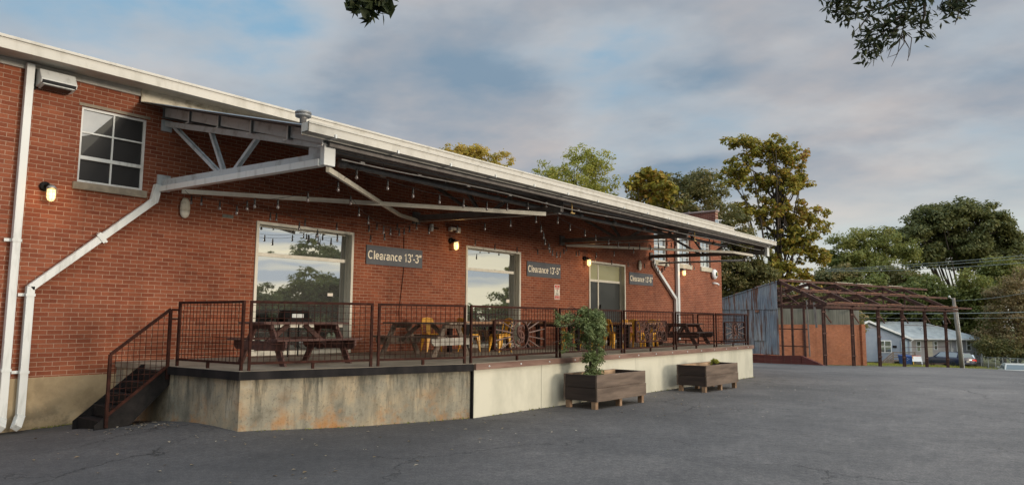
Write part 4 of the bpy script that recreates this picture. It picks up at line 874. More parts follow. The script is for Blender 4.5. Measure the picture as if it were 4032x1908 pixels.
# ------------------------------------------------------------------ picnic tables
def picnic(x,y,rz,top,frame,label,endmat=None,L=.91):
    e=empty('picnic_table',(x,y,DZ),rz,label,'picnic table','picnic tables on the dock')
    b=MB()
    for k in range(5):
        c=-.31+k*.155; b.box(-L+random.uniform(-.012,.012),L+random.uniform(-.012,.012),c-.07,c+.07,.70,.738)
    b.obj('tabletop',top,e,False,bevel=.004)
    for s in (-1,1):
        b=MB(); b.box(-L,L,s*.63-.125,s*.63+.01,.415,.452); b.box(-L+.01,L-.01,s*.63+.018,s*.63+.145,.413,.45); b.obj('bench_seat',top,e,False,bevel=.004)
    for s in (-1,1):
        b=MB(); X=s*(L-.22)
        b.prism([(-.77,.315),(-.69,.255),(.69,.255),(.77,.315),(.77,.412),(-.77,.412)],(X-.02+s*.045,0,0),(0,1,0),(0,0,1),(1,0,0),.04); b.obj('seat_beam',endmat if (endmat and s<0) else frame,e,False)
        for t in (-1,1):
            b=MB(); b.hexa([(X-.02,t*.57,0),(X+.02,t*.57,0),(X+.02,t*.72,0),(X-.02,t*.72,0),(X-.02,t*.14,.697),(X+.02,t*.14,.697),(X+.02,t*.29,.697),(X-.02,t*.29,.697)]); b.obj('leg',frame,e,False)
        b=MB(); b.box(X-.06,X-.02,-.33,.33,.615,.698); b.beam((X-s*.03,0,.33),(X-s*.52,0,.69),.04,.085,(0,0,1)); b.obj('brace',frame,e,False)
    return e
picnic(7.57,11.27,.03,M['wood_red'],M['wood_red'],'red brown picnic table in front of the nearest shop window')
picnic(11.03,11.52,-4.55,M['wood_grey'],M['wood_grey'],'weathered grey picnic table with white end beam, end on to the railing',M['wood_pale'])
picnic(22.9,11.1,.12,M['wood_dark'],M['wood_dark'],'dark brown picnic table at the far end of the dock')
# covered grill behind the first table
e=empty('covered_grill',(8.9,13.3,DZ),label='low dark covered grill standing behind the red brown picnic table',cat='grill')
b=MB(); b.box(8.62,9.22,13.15,13.60,DZ+.70,DZ+.80); b.obj('tray',M['black'],e,bevel=.01)
b=MB(); b.tube([(8.62,13.38,DZ+.85),(9.22,13.38,DZ+.85)],.13,14); b.obj('hood',M['black'],e,smooth=True)
b=MB(); b.box(8.78,9.06,13.235,13.25,DZ+.82,DZ+.90); b.obj('name_plate',M['white'],e)
for x in (8.68,9.16):
    for y in (13.2,13.55): b=MB(); b.tube([(x,y,DZ),(x,y,DZ+.70)],.016,6); b.obj('leg',M['black'],e)
# dining tables
def dtable(x,y,rz,label,L=.95,W=.34):
    e=empty('dining_table',(x,y,DZ),rz,label,'table','plank dining tables on the dock')
    b=MB()
    for k in range(4): c=-W+W*2*(k+.5)/4; b.box(-L,L,c-W/4+.004,c+W/4-.004,.70,.76)
    b.obj('tabletop',M['tabletop'],e,False,bevel=.004)
    for sx_ in (-1,1):
        for sy in (-1,1):
            b=MB(); X=sx_*(L-.12); Y=sy*(W-.06); b.hexa([(X-.045,Y-.045,0),(X+.045,Y-.045,0),(X+.045,Y+.045,0),(X-.045,Y+.045,0),(X-.055,Y-.055,.69),(X+.055,Y-.055,.69),(X+.055,Y+.055,.69),(X-.055,Y+.055,.69)]); b.obj('leg',M['black'],e,False)
    b=MB(); b.box(-L+.1,L-.1,-W+.02,W-.02,.63,.698); b.obj('apron',M['black'],e,False)
    return e
dtable(13.75,12.35,.02,'plank table with black legs in front of the second shop window')
dtable(16.45,11.85,R(94),'plank table end on to the railing, between the second window and the vine')
dtable(18.45,11.75,R(93),'plank table end on behind the climbing vine',L=.95)
dtable(20.0,11.65,R(92),'plank table end on behind the ornament of wheels')
# yellow chairs
YC=[]
def chair(x,y,rz,label):
    if not YC:
        e=empty('metal_chair',(0,0,DZ),0,label,'chair','yellow metal cafe chairs')
        b=MB(); b.prism([(-.17,-.18),(.17,-.18),(.19,-.12),(.17,.18),(-.17,.18),(-.19,-.12)],(0,0,.43),(1,0,0),(0,1,0),(0,0,1),.02); b.prism([(-.18,-.19),(.18,-.19),(.2,-.12),(.18,.19),(-.18,.19),(-.2,-.12)],(0,0,.385),(1,0,0),(0,1,0),(0,0,1),.043); b.obj('seat',M['yellow'],e,False,bevel=.012)
        for sx_ in (-1,1):
            for sy in (-1,1):
                b=MB(); b.hexa([(sx_*.20-.012,sy*.20-.012,0),(sx_*.20+.012,sy*.20-.012,0),(sx_*.20+.012,sy*.20+.012,0),(sx_*.20-.012,sy*.20+.012,0),(sx_*.15-.045,sy*.15-.045,.40),(sx_*.15+.045,sy*.15-.045,.40),(sx_*.15+.045,sy*.15+.045,.40),(sx_*.15-.045,sy*.15+.045,.40)]); b.obj('leg',M['yellow'],e,False)
        b=MB(); b.tube([(-.16,.17,.40),(-.165,.24,.70),(-.14,.27,.82),(0,.285,.85),(.14,.27,.82),(.165,.24,.70),(.16,.17,.40)],.012,7); b.obj('back_frame',M['yellow'],e,False,True)
        b=MB(); b.hexa([(-.055,.165,.44),(.055,.165,.44),(.055,.175,.44),(-.055,.175,.44),(-.07,.27,.83),(.07,.27,.83),(.07,.28,.83),(-.07,.28,.83)]); b.obj('back_splat',M['yellow'],e,False)
        b=MB(); b.hexa([(-.15,.235,.72),(.15,.235,.72),(.15,.245,.72),(-.15,.245,.72),(-.13,.27,.83),(.13,.27,.83),(.13,.28,.83),(-.13,.28,.83)]); b.obj('back_rail',M['yellow'],e,False)
        YC.append(e)
    else: e=copy_tree(YC[0]); e['label']=label
    e.location=(x,y,DZ); e.rotation_euler=(0,0,rz); return e
chair(12.75,13.1,R(-20),'yellow metal chair against the left edge of the second shop window')
chair(13.35,12.35,R(75),'yellow metal chair at the left end of the first plank table')
chair(13.85,11.75,R(-100),'yellow metal chair seen whole in front of the first plank table')
chair(16.55,11.45,R(20),'yellow metal chair in shade left of the vine')
chair(17.1,11.2,R(90),'yellow metal chair partly covered by the vine leaves')
chair(18.3,11.15,R(80),'yellow metal chair right of the vine facing left')
chair(20.2,12.1,R(170),'yellow metal chair at the corner of the glazed door')
chair(19.35,10.95,R(100),'yellow metal chair behind the left half of the wheel ornament')
chair(19.95,10.85,R(-80),'yellow metal chair behind the middle of the wheel ornament')
chair(20.6,11.15,R(200),'yellow metal chair behind the right part of the wheel ornament')
# ------------------------------------------------------------------ planters
def planter(x0,y0,L,D,label,z0):
    e=empty('planter_box',(x0+L/2,y0+D/2,z0),0,label,'planter','wooden planter boxes by the dock')
    a,c=-L/2,L/2; f,g=-D/2,D/2; t=.04
    for s,yy_ in ((1,f),(-1,g)):
        for k,(za,zb) in enumerate(((.16,.43),(.436,.70))):
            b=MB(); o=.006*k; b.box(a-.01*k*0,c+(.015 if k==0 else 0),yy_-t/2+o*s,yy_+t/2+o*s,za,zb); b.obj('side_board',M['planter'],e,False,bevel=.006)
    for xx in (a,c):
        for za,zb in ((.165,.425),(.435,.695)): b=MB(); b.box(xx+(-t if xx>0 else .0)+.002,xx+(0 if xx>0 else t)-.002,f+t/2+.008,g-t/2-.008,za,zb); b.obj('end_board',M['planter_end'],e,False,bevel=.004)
    b=MB(); b.box(a+t+.003,c-t-.003,f+.034,f+.052,.40,.692); b.box(a+t+.003,c-t-.003,g-.052,g-.034,.40,.692); b.box(a+t+.004,a+t+.02,f+.06,g-.06,.40,.690); b.obj('lining',M['planter_in'],e,False)
    b=MB(); b.box(a+t,c-t,f+.055,g-.055,.17,.52); b.obj('soil',M['soil'],e,False)
    for xx in (a+.06,c-.06,0.0):
        for yy_ in (f+.06,g-.06):
            b=MB(); h=.05; b.box(xx-h,xx+h,yy_-h+ (0.02 if yy_<0 else -.02),yy_+h+(0.02 if yy_<0 else -.02),-.02,.158); b.obj('leg',M['leg_wood'],e,False)
    return e
p1=planter(12.50,8.02,2.02,.80,'nearer wooden planter box with the tall vine growing from its left half',gz(13.5,8.4))
p2=planter(17.82,8.05,2.10,.82,'farther wooden planter box with one small green sprout',gz(18.8,8.4))
# ------------------------------------------------------------------ leaf meshes
def leaf_mesh(name,C,N_,size,mat,parent=None,aspect=.6,world=True,sv=.35,fold=True):
    """C: centres (n,3), N_: normals (n,3). Each leaf is a small folded blade of two quads."""
    n=len(C); C=np.asarray(C,float); N_=N_/np.linalg.norm(N_,axis=1,keepdims=True)
    r=rng.normal(size=(n,3)); a=np.cross(N_,r); a/=np.linalg.norm(a,axis=1,keepdims=True); b=np.cross(N_,a)
    s=size*(1+sv*rng.uniform(-1,1,size=(n,1))); w=s*aspect/2
    tip=C+a*s*.5; base=C-a*s*.5; l=C+b*w+N_*w*.35; rr=C-b*w+N_*w*.35
    V=np.stack([base,rr,tip,l],1).reshape(-1,3)
    me=bpy.data.meshes.new(name); nv=4*n; me.vertices.add(nv); me.vertices.foreach_set('co',V.ravel().astype(np.float32))
    i=np.arange(n)*4; idx=np.stack([i,i+1,i+2,i,i+2,i+3],1).ravel()
    me.loops.add(6*n); me.loops.foreach_set('vertex_index',idx.astype(np.int32)); me.polygons.add(2*n); me.polygons.foreach_set('loop_start',(np.arange(2*n)*3).astype(np.int32)); me.update(calc_edges=True); me.validate(); me.materials.append(mat)
    o=bpy.data.objects.new(name,me); COL.objects.link(o)
    if parent is not None: attach(o,parent,world)
    return o
def rdir(n):
    v=rng.normal(size=(n,3)); return v/np.linalg.norm(v,axis=1,keepdims=True)
def crown_pts(blobs,nclump,nleaf,csize,shell=.75):
    """blobs: (cx,cy,cz,rx,ry,rz). clumps sit mostly near each blob's skin, leaves gather round clumps"""
    B=np.array(blobs,float); vol=(B[:,3]*B[:,4]+B[:,5]*B[:,3]); p=vol/vol.sum(); k=rng.choice(len(B),nclump,p=p)
    d=rdir(nclump); d[:,2]=np.where(d[:,2]<-.55,-d[:,2]*.6,d[:,2]); rad=np.where(rng.random(nclump)<shell,rng.uniform(.72,1.06,nclump),rng.uniform(.2,.75,nclump))[:,None]
    cc=B[k,:3]+d*rad*B[k,3:]; cs=csize*rng.uniform(.55,1.35,nclump)
    wgt=cs**2; j=rng.choice(nclump,nleaf,p=wgt/wgt.sum()); off=rdir(nleaf)*(rng.random((nleaf,1))**.5)*cs[j][:,None]*np.array([1,1,.62])
    P=cc[j]+off; nm=off/ (np.linalg.norm(off,axis=1,keepdims=True)+1e-6)*.8+np.array([0,0,.75])+rng.normal(size=(nleaf,3))*.55
    return P,nm,cc
def tree(name,label,base,blobs,nclump,nleaf,csize,lsize,leafmat,trunk_r=.25,limbs=10,group='trees beyond the warehouse',shell=.75,fork=.45,aspect=.6,cat='tree'):
    base=np.array(base,float); e=empty(name,tuple(base),label=label,cat=cat,group=group)
    P,nm,cc=crown_pts(blobs,nclump,nleaf,csize,shell)
    B=np.array(blobs,float); top=B[:,2].max(); cen=np.average(B[:,:3],axis=0,weights=B[:,3]**2)
    b=MB(); mid=base+(cen-base)*fork+np.array([rng.normal()*.2,rng.normal()*.2,0]); apex=np.array([cen[0],cen[1],cen[2]+(top-cen[2])*.7])
    pts=[base,base*.5+mid*.5+np.array([.1,-.1,0])*trunk_r*2,mid,mid*.5+apex*.5+rng.normal(size=3)*.3,apex]; b.tube(pts,[trunk_r*1.25,trunk_r,trunk_r*.8,trunk_r*.45,trunk_r*.12],9)
    sel=rng.choice(len(cc),min(limbs,len(cc)),replace=False)
    for s in sel:
        t=rng.uniform(.35,.95); q=mid+(apex-mid)*t if rng.random()<.6 else base+(mid-base)*rng.uniform(.7,1)
        m_=(q+cc[s])/2+np.array([0,0,-.12*np.linalg.norm(cc[s]-q)])+rng.normal(size=3)*.2; r0=trunk_r*rng.uniform(.22,.42)
        b.tube([q,m_,cc[s]],[r0,r0*.6,r0*.15],6)
    b.obj('trunk',M['bark'],e,smooth=True)
    leaf_mesh('crown',P,nm,lsize,leafmat,e,aspect)
    return e
def PB(x,y,D,rpx,rpy=None,rd=None):  # crown blob given by photo pixel centre, distance, pixel radii
    p=onD(x,y,D); k=D/FPX; rpy=rpy or rpx; r=rpx*k; return (p.x,p.y,p.z,r*.95,r*.95,rpy*k)
def foot(x,D): p=onD(x,1270,D); return (p.x,p.y,float(terr(p.x,p.y))-.1)
# the crowns rising over the roof
tree('yellowing_tree','yellow green loose tree crown rising over the roof, nearest of the roofline trees',foot(1885,44),[PB(1735,640,44,55,65),PB(1840,600,44,60,50),PB(1800,620,44,75,60),PB(1880,630,44,70,75),PB(1960,655,44,70,85),PB(1880,740,44,170,90)],230,12000,.38,.18,M['lf_gold'],.22,26,fork=.6,aspect=.5)
tree('lime_tree','bright green feathery tree crown behind the middle of the roof line',foot(2260,50),[PB(2180,720,50,90,100),PB(2290,660,50,85,95),PB(2370,690,50,75,90),PB(2270,790,50,180,110)],260,13000,.5,.20,M['lf_lime'],.26,22,fork=.6,aspect=.45)
tree('broadleaf_tree','tree with large yellowing leaves peeping over the roof',foot(2520,48),[PB(2500,740,48,60,50),PB(2560,700,48,60,40),PB(2590,780,48,90,70)],70,1500,.45,.34,M['lf_yell'],.18,14,fork=.6,aspect=.75)
tree('dark_tree','dark rounded tree behind the brick parapet',foot(2700,54),[PB(2620,760,54,110,80),PB(2730,740,54,110,70),PB(2790,800,54,80,90),PB(2560,790,54,90,90),PB(2650,860,54,170,90)],330,17000,.55,.21,M['lf_dark'],.3,16,fork=.6)
tree('dark_tree','tall dark tree with buff seed heads between the brick corner and the catalpa',foot(2900,50),[PB(2860,900,50,95,110),PB(2920,1010,50,110,120),PB(2860,1080,50,120,110),PB(2970,1120,50,90,90),PB(2900,1180,50,150,100)],420,24000,.5,.20,M['lf_dark'],.3,16,fork=.5)
# catalpa
cat_b=[PB(2920,560,60,70,45),PB(3020,600,60,110,75),PB(3090,640,60,110,80),PB(3160,620,60,35,40),PB(2900,700,60,90,85),PB(3040,740,60,120,95),PB(3120,730,60,70,90),PB(2960,840,60,85,80),PB(3080,860,60,120,90),PB(3180,880,60,85,95),PB(3120,980,60,130,90),PB(3200,1010,60,60,90),PB(3060,1080,60,130,70),PB(3130,1120,60,90,60)]
tree('catalpa_tree','tall yellow green catalpa with big drooping leaves behind the corrugated shed',foot(3035,60),cat_b,560,17000,.46,.30,M['lf_yell'],.36,60,shell=.55,fork=.55,aspect=.72)
# right hand side
tree('leaning_tree','mid green open tree right of the catalpa above the shed roof frame',foot(3400,98),[PB(3340,970,98,75,60),PB(3420,940,98,60,45),PB(3500,1000,98,110,75),PB(3380,1060,98,150,80),PB(3290,1040,98,50,80),PB(3485,920,98,28,26)],330,17000,.95,.36,M['lf_green'],.4,24,fork=.5,aspect=.55)
tree('oak_tree','huge domed dark green oak on the right skyline',foot(3790,112),[PB(3600,960,112,85,100),PB(3680,890,112,100,90),PB(3780,870,112,110,80),PB(3880,890,112,100,90),PB(3950,980,112,80,95),PB(3770,980,112,110,70),PB(3650,1020,112,90,60),PB(3880,1030,112,120,60),PB(3990,1060,112,40,70)],620,60000,1.25,.46,M['lf_oak'],.75,44,shell=.8,fork=.42)
for i,(x,y,D,rx,ry,mt,lab) in enumerate([
 (3300,1115,92,90,70,'lf_dark','dark rounded tree behind the middle of the rusty roof frame'),
 (3400,1160,90,110,80,'lf_bg','broad green tree behind the rusty roof frame'),
 (3540,1120,94,90,70,'lf_dark','shaded green tree left below the big oak'),
 (3620,1170,90,120,85,'lf_bg','bright green spreading tree below the big oak'),
 (3740,1210,92,110,80,'lf_bg','green tree behind the leaning utility pole'),
 (3480,1250,95,160,70,'lf_dark','dark low tree behind the left part of the house roof'),
 (3660,1280,98,160,80,'lf_dark','dark tree behind the right part of the house roof'),
 (3850,1180,88,90,120,'lf_green','green tree between the pole and the brown vines'),
 (3830,1290,90,110,110,'lf_dark','shaded tree right of the grey house'),
 (3940,1090,92,70,80,'lf_green','yellow green tree top at the right edge under the oak')]):
    tree('background_tree',lab,foot(x,D),[PB(x,y,D,rx,ry),PB(x-rx*.5,y+ry*.3,D,rx*.6,ry*.7),PB(x+rx*.5,y+ry*.35,D,rx*.6,ry*.7),PB(x,y+ry*.9,D,rx*.9,ry*.7)],200,11000,.9,.36,M[mt],.3,8,fork=.5)
tree('vine_thicket','brownish vine covered tree mass at the right edge of the photo',foot(3990,82),[PB(3950,1180,82,70,80),PB(4020,1130,82,60,80),PB(3990,1260,82,120,90),PB(4060,1220,82,80,110),PB(3960,1340,82,110,70),PB(4090,1330,82,90,90)],420,22000,.8,.24,M['lf_brown'],.3,10,shell=.8)
tree('vine_thicket','dark green thicket low on the right behind the lawn',foot(3960,80),[PB(3900,1370,80,60,50),PB(3990,1390,80,90,45),PB(4090,1400,80,90,50)],160,8000,.7,.22,M['lf_dark'],.2,4,shell=.8)
for i,(x,y,rx,ry) in enumerate([(3120,1290,90,70),(3250,1250,90,80),(3340,1300,60,60)]):
    pass
tree('background_tree','dark tree seen through the left end of the rusty roof frame',foot(3180,76),[PB(3130,1190,76,70,60),PB(3230,1210,76,90,60),PB(3160,1280,76,140,60),PB(3320,1260,76,80,50)],260,14000,.8,.32,M['lf_dark'],.25,8)
# trees on the other side of the lot, seen mirrored in the shop windows
spots=[(43.5,-33,6.5,7.6),(47.5,-27,5.5,8.0),(37,-35,4.5,5.6),(30,-36,4,3.2),(25,-38,4,3.0),(53,-30,5,5.6),(57,-24,4,4.2),(63,-20.5,5,7.4),(67,-17,5,7.4),(73,-24,5,4.8),(82,-20,5,5.5),(92,-22,6,6.0),(105,-24,7,6.0),(39,-46,5,5),(58,-40,5,6),(18,-44,5,3.5),(75,-12,4,4.6)]
first=None
for i,(x,y,r,h) in enumerate(spots):
    z=gz(x,y)
    if first is None:
        h0=spots[0][3]; first=tree('roadside_tree','leafy green tree mirrored in the shop windows',(x,y,z),[(x,y,z+h*.62,r*.8,r*.8,h*.36),(x-r*.5,y,z+h*.4,r*.7,r*.7,h*.34),(x+r*.6,y+1,z+h*.42,r*.7,r*.7,h*.36),(x,y,z+h*.22,r,r,h*.24)],300,15000,.9,.45,M['lf_green'],.3,8,group='trees across the lot reflected in the windows')
    else:
        t=copy_tree(first); t.location=(x,y,z); k=h/spots[0][3]; 
        for ch in kids(t): pass
        t.scale=(k*random.uniform(.9,1.2),k,k); t.rotation_euler=(0,0,i*1.3)
# ------------------------------------------------------------------ planter plants
def vine():
    bx,by=12.95,8.42; z0=p1.location.z+.5
    e=empty('climbing_vine',(bx,by,z0),label='bushy green climbing vine on a stake growing out of the nearer planter',cat='climbing plant')
    b=MB(); ends=[]
    for k in range(9):
        a=rng.uniform(-.13,.13); c=rng.uniform(-.1,.1); h=rng.uniform(1.2,1.72)
        pts=[(bx+a*.4,by+c*.4,z0),(bx+a+.02,by+c,z0+h*.35),(bx+a*1.6-.02,by+c,z0+h*.7),(bx+a*2.2,by+c*1.5,z0+h)]; b.tube(pts,[.012,.010,.008,.004],5); ends+=pts
    b.tube([(bx,by+.05,z0),(bx-.04,by+.05,z0+1.5)],.014,6)
    for k in range(6):   # thin arms reaching left along the rail
        y=by+rng.uniform(.1,.5); zt=z0+rng.uniform(.85,1.55); x1=bx-rng.uniform(.5,1.05); b.tube([(bx-.05,by,zt-.15),(bx-.35,y,zt+.06),(x1,y+.05,zt-.05),(x1-.03,y+.05,zt-.35*rng.random()-.05)],[.007,.006,.004,.003],4)
    b.obj('stems',M['bark'],e)
    bl=[(bx,by,z0+.18,.19,.17,.24),(bx+.03,by,z0+.5,.24,.2,.3),(bx+.03,by,z0+.85,.27,.22,.3),(bx+.05,by,z0+1.15,.30,.22,.28),(bx-.2,by+.1,z0+1.25,.18,.14,.25),(bx+.10,by,z0+1.34,.27,.2,.20),(bx+.28,by,z0+1.22,.15,.14,.26),(bx-.12,by+.1,z0+1.50,.20,.14,.10),(bx+.2,by,z0+.55,.12,.12,.3)]
    P,nm,_=crown_pts(bl,300,12500,.10,.65)
    P2,nm2,_=crown_pts([(bx-.45,by+.35,z0+1.3,.45,.15,.28),(bx-.4,by+.3,z0+.85,.28,.12,.38)],90,1500,.085,.55)
    leaf_mesh('leaves',np.concatenate([P,P2]),np.concatenate([nm,nm2]),.055,M['lf_vine'],e,.42)
vine()
e=empty('green_sprout',(19.2,8.5,p2.location.z+.5),label='small leafy green sprout in the farther planter box',cat='plant')
b=MB(); 
for k in range(6): a=rng.uniform(-.22,.22); b.tube([(19.2,8.45,p2.location.z+.5),(19.2+a*.6,8.4,p2.location.z+.66),(19.2+a,8.4,p2.location.z+.74+.06*rng.random())],.005,4)
b.obj('stems',M['bark'],e)
P,nm,_=crown_pts([(19.22,8.4,p2.location.z+.74,.26,.12,.07)],16,170,.06,.5); leaf_mesh('leaves',P,nm,.075,M['lf_lime'],e,.7)
# leaf litter and grit by the stairs and dock foot
n=420; x=np.concatenate([rng.normal(5.3,.45,110),rng.uniform(3.2,16,170),rng.uniform(12,26,140)]); y=np.concatenate([rng.normal(11.6,.35,110),rng.uniform(6.5,10.5,170),rng.uniform(5,9.2,140)])
keep=~((x>5.5)&(y>9.0)&(y>10.2-(x-5.8)*.3))&~((x>9.5)&(y>8.9)); x,y=x[keep],y[keep]
leaf_mesh('leaf_litter',np.stack([x,y,base_z(x,y)+.010],1),np.tile([0,0,1.],(len(x),1))+rng.normal(size=(len(x),3))*.12,.05,M['lf_litter'],None,.55,sv=.6)['kind']='stuff'
# ------------------------------------------------------------------ overhanging branches near the camera
def branches(label,trunk,limb,twigs,leafn,lsize,aspect,name='shade_tree',clump=.09,dens=1.9):
    e=empty(name,trunk,label=label,cat='tree'); b=MB(); b.tube([trunk,(trunk[0],trunk[1],trunk[2]+4),tuple(np.array(limb[0]))],[.35,.28,.2],10); b.tube(limb,list(np.linspace(.15,.03,len(limb))),8); b.obj('trunk',M['bark'],e,smooth=True)
    b=MB(); C=[];
    for t in twigs:
        t=[np.array(q,float) for q in t[0]],t[1]; b.tube(t[0],list(np.linspace(.018 if t[1]>0 else .006,.002,len(t[0]))),5)
        if t[1]<=0: continue
        seg=[]; 
        for p,q in zip(t[0][:-1],t[0][1:]):
            for u in np.linspace(0,1,6): seg.append(p+(q-p)*u)
        seg=np.array(seg); nL=int(t[1]*dens); k=rng.choice(len(seg),nL); C.append(seg[k]+rng.normal(size=(nL,3))*clump)
    b.obj('twigs',M['bark'],e); C=np.concatenate(C); leaf_mesh('leaves',C,rng.normal(size=(len(C),3)),lsize,M['lf_near'],e,aspect,sv=.3); return e
def pxp(x,y,D): p=onD(x,y,D); return (p.x,p.y,p.z)
Dn=6.5
tw=[([pxp(3700,-220,Dn),pxp(3600,-20,Dn),pxp(3560,80,Dn),pxp(3470,180,Dn),pxp(3390,225,Dn)],170),([pxp(3600,-20,Dn),pxp(3480,30,Dn),pxp(3350,60,Dn),pxp(3290,45,Dn)],120),([pxp(3640,-60,Dn),pxp(3640,60,Dn),pxp(3625,110,Dn),pxp(3655,130,Dn)],60),
 ([pxp(3560,60,Dn),pxp(3500,90,Dn),pxp(3430,120,Dn),pxp(3400,160,Dn)],90),([pxp(3500,-150,Dn),pxp(3400,-30,Dn),pxp(3330,10,Dn),pxp(3270,10,Dn)],100),([pxp(3560,100,Dn),pxp(3545,150,Dn),pxp(3535,210,Dn),pxp(3510,262,Dn)],0),([pxp(3550,140,Dn),pxp(3580,190,Dn),pxp(3575,240,Dn)],0),([pxp(3545,150,Dn),pxp(3510,190,Dn),pxp(3495,230,Dn)],0),([pxp(3420,60,Dn),pxp(3390,100,Dn),pxp(3350,140,Dn)],0),
 ([pxp(3555,120,Dn),pxp(3560,170,Dn),pxp(3530,215,Dn),pxp(3500,225,Dn)],0),([pxp(3555,120,Dn),pxp(3590,150,Dn),pxp(3582,215,Dn),pxp(3572,240,Dn)],0),([pxp(3500,110,Dn),pxp(3440,160,Dn),pxp(3445,215,Dn),pxp(3438,262,Dn)],0),([pxp(3430,60,Dn),pxp(3400,90,Dn),pxp(3380,125,Dn)],0),([pxp(3860,-200,Dn),pxp(3800,-10,Dn),pxp(3770,50,Dn)],70),([pxp(3800,-10,Dn),pxp(3745,20,Dn),pxp(3728,45,Dn)],45),([pxp(3775,50,Dn),pxp(3760,100,Dn)],0),([pxp(3300,-160,Dn),pxp(3250,-40,Dn),pxp(3262,5,Dn)],30)]
lim=[pxp(3900,-900,Dn),pxp(3800,-500,Dn),pxp(3700,-220,Dn)]
branches('narrow leaved tree overhead whose twigs hang into the top right corner',(9,-9,gz(9,-9)),[(9,-9,5.5),(9.5,-5,7.5)]+lim,tw+[([lim[-1],pxp(3500,-150,Dn),pxp(3300,-160,Dn)],60),([lim[-1],pxp(3860,-200,Dn)],30)],0,.095,.27,'willow_oak_tree',.05)
Dm=5.0
tw=[([pxp(1460,-260,Dm),pxp(1465,-60,Dm),pxp(1455,20,Dm),pxp(1450,70,Dm)],46),([pxp(1465,-60,Dm),pxp(1500,0,Dm),pxp(1530,30,Dm)],20),([pxp(1465,-40,Dm),pxp(1420,0,Dm),pxp(1400,30,Dm)],22)]
branches('broad lobed tree overhead whose leaf spray hangs in at the top centre',(-6,-3,gz(-6,-3)),[(-6,-3,5.5),(-2,0,6.5),pxp(1460,-700,Dm),pxp(1460,-260,Dm)],tw,0,.12,.42,'shade_tree',.035)
# ------------------------------------------------------------------ rusty open shed and corrugated wall
def ztr(v): # roof height over the gable
    return np.interp(v,[-.25,2.75,7.6],[2.82,4.28,3.12])
ps=empty('open_shed',pav(8,3,gz(50,12)),label='abandoned open shed of rusty steel posts and trusses beside the corrugated wall',cat='shed')
US=[0,3.1,6.2,9.3,12.4,15.5]
def pz(u,v): p=pav(u,v); return float(min(base_z(p[0],p[1]),terr(p[0],p[1])+.03))
for u in US:
    for v in ((0,),(7.2,)):
        v=v[0]; b=MB(); zb=pz(u,v)-.1; p=pav(u,v)
        for du in (-.09,.09): q=pav(u+du,v); b.box(q[0]-.035,q[0]+.035,q[1]-.06,q[1]+.06,zb,2.72 if v==0 else 3.0)
        for z in np.arange(zb+.7,2.5,1.25): b.beam(pav(u-.28,v-.08,z),pav(u+.14,v-.08,z),.03,.07)
        b.obj('post',M['rustf'],ps)
    b=MB()
    b.beam(pav(u,-.25,2.80),pav(u,2.75,4.22),.14,.20); b.beam(pav(u,2.75,4.22),pav(u,7.6,3.05),.14,.20); b.beam(pav(u,-.1,2.74),pav(u,7.4,2.80),.10,.12)
    b.beam(pav(u,2.75,4.18),pav(u,2.75,2.78),.09,.09); b.beam(pav(u,2.6,3.6),pav(u,1.55,2.82),.07,.08); b.beam(pav(u,.65,3.2),pav(u,1.45,2.82),.07,.07); b.beam(pav(u,2.9,3.7),pav(u,4.4,2.82),.07,.08); b.beam(pav(u,5.4,3.5),pav(u,4.5,2.82),.07,.07)
    b.obj('truss',M['rustf'],ps)
    b=MB(); b.beam(pav(u+.05,0,2.35),pav(u+.8,0,1.75),.05,.08); b.obj('brace',M['rustf'],ps)
for v,ex,z in ((-.3,3.6,2.86),(1.35,3.6,3.66),(2.75,3.6,4.36),(4.4,3.0,3.98),(6.0,3.0,3.6),(7.6,3.0,3.2)):
    b=MB(); us=[-.2,4,8,12,15.5+ex]; 
    for a,c in zip(us[:-1],us[1:]): b.beam(pav(a,v,z),pav(c-.01,v,z+random.uniform(-.02,.02)),.09,.13)
    b.obj('purlin',M['rustf'],ps)
    b=MB()
    for k in range(6):
        a=random.uniform(0,16); b.beam(pav(a,v-.02,z+.085),pav(a+random.uniform(.8,2.2),v-.02,z+.09),.14,.03)
    b.obj('broken_sheet',M['rustl'] if v!=2.75 else M['dirtywhite'],ps)
b=MB(); b.beam(pav(-.1,0,2.68),pav(17.5,0,2.66),.12,.16); b.beam(pav(-.1,7.2,2.95),pav(17.5,7.2,2.95),.12,.16); b.obj('eave_beam',M['rustf'],ps)
for z in (1.62,.15,-1.0): b=MB(); b.beam(pav(9.5,.1,z),pav(15.5,.1,z-.04),.035,.035); b.obj('tie_rod',M['rustf'],ps)
# end frame posts under the first truss
for v in (1.25,2.05,2.75): b=MB(); q=pav(0,v); b.box(q[0]-.06,q[0]+.06,q[1]-.06,q[1]+.06,pz(0,v)-.1,2.74); b.obj('post',M['rustf'],ps)
for z in (1.35,.32,): b=MB(); b.beam(pav(0,1.0,z),pav(0,2.95,z),.05,.06); b.obj('girt',M['rustf'],ps)
b=MB(); b.beam(pav(-.02,.95,-.25),pav(-.02,1.02,3.1),.07,.06); b.obj('loose_board',M['pole'],ps); b=MB(); b.beam(pav(-.02,.55,2.95),pav(-.02,.45,1.45),.12,.04); b.obj('loose_board',M['pole'],ps)
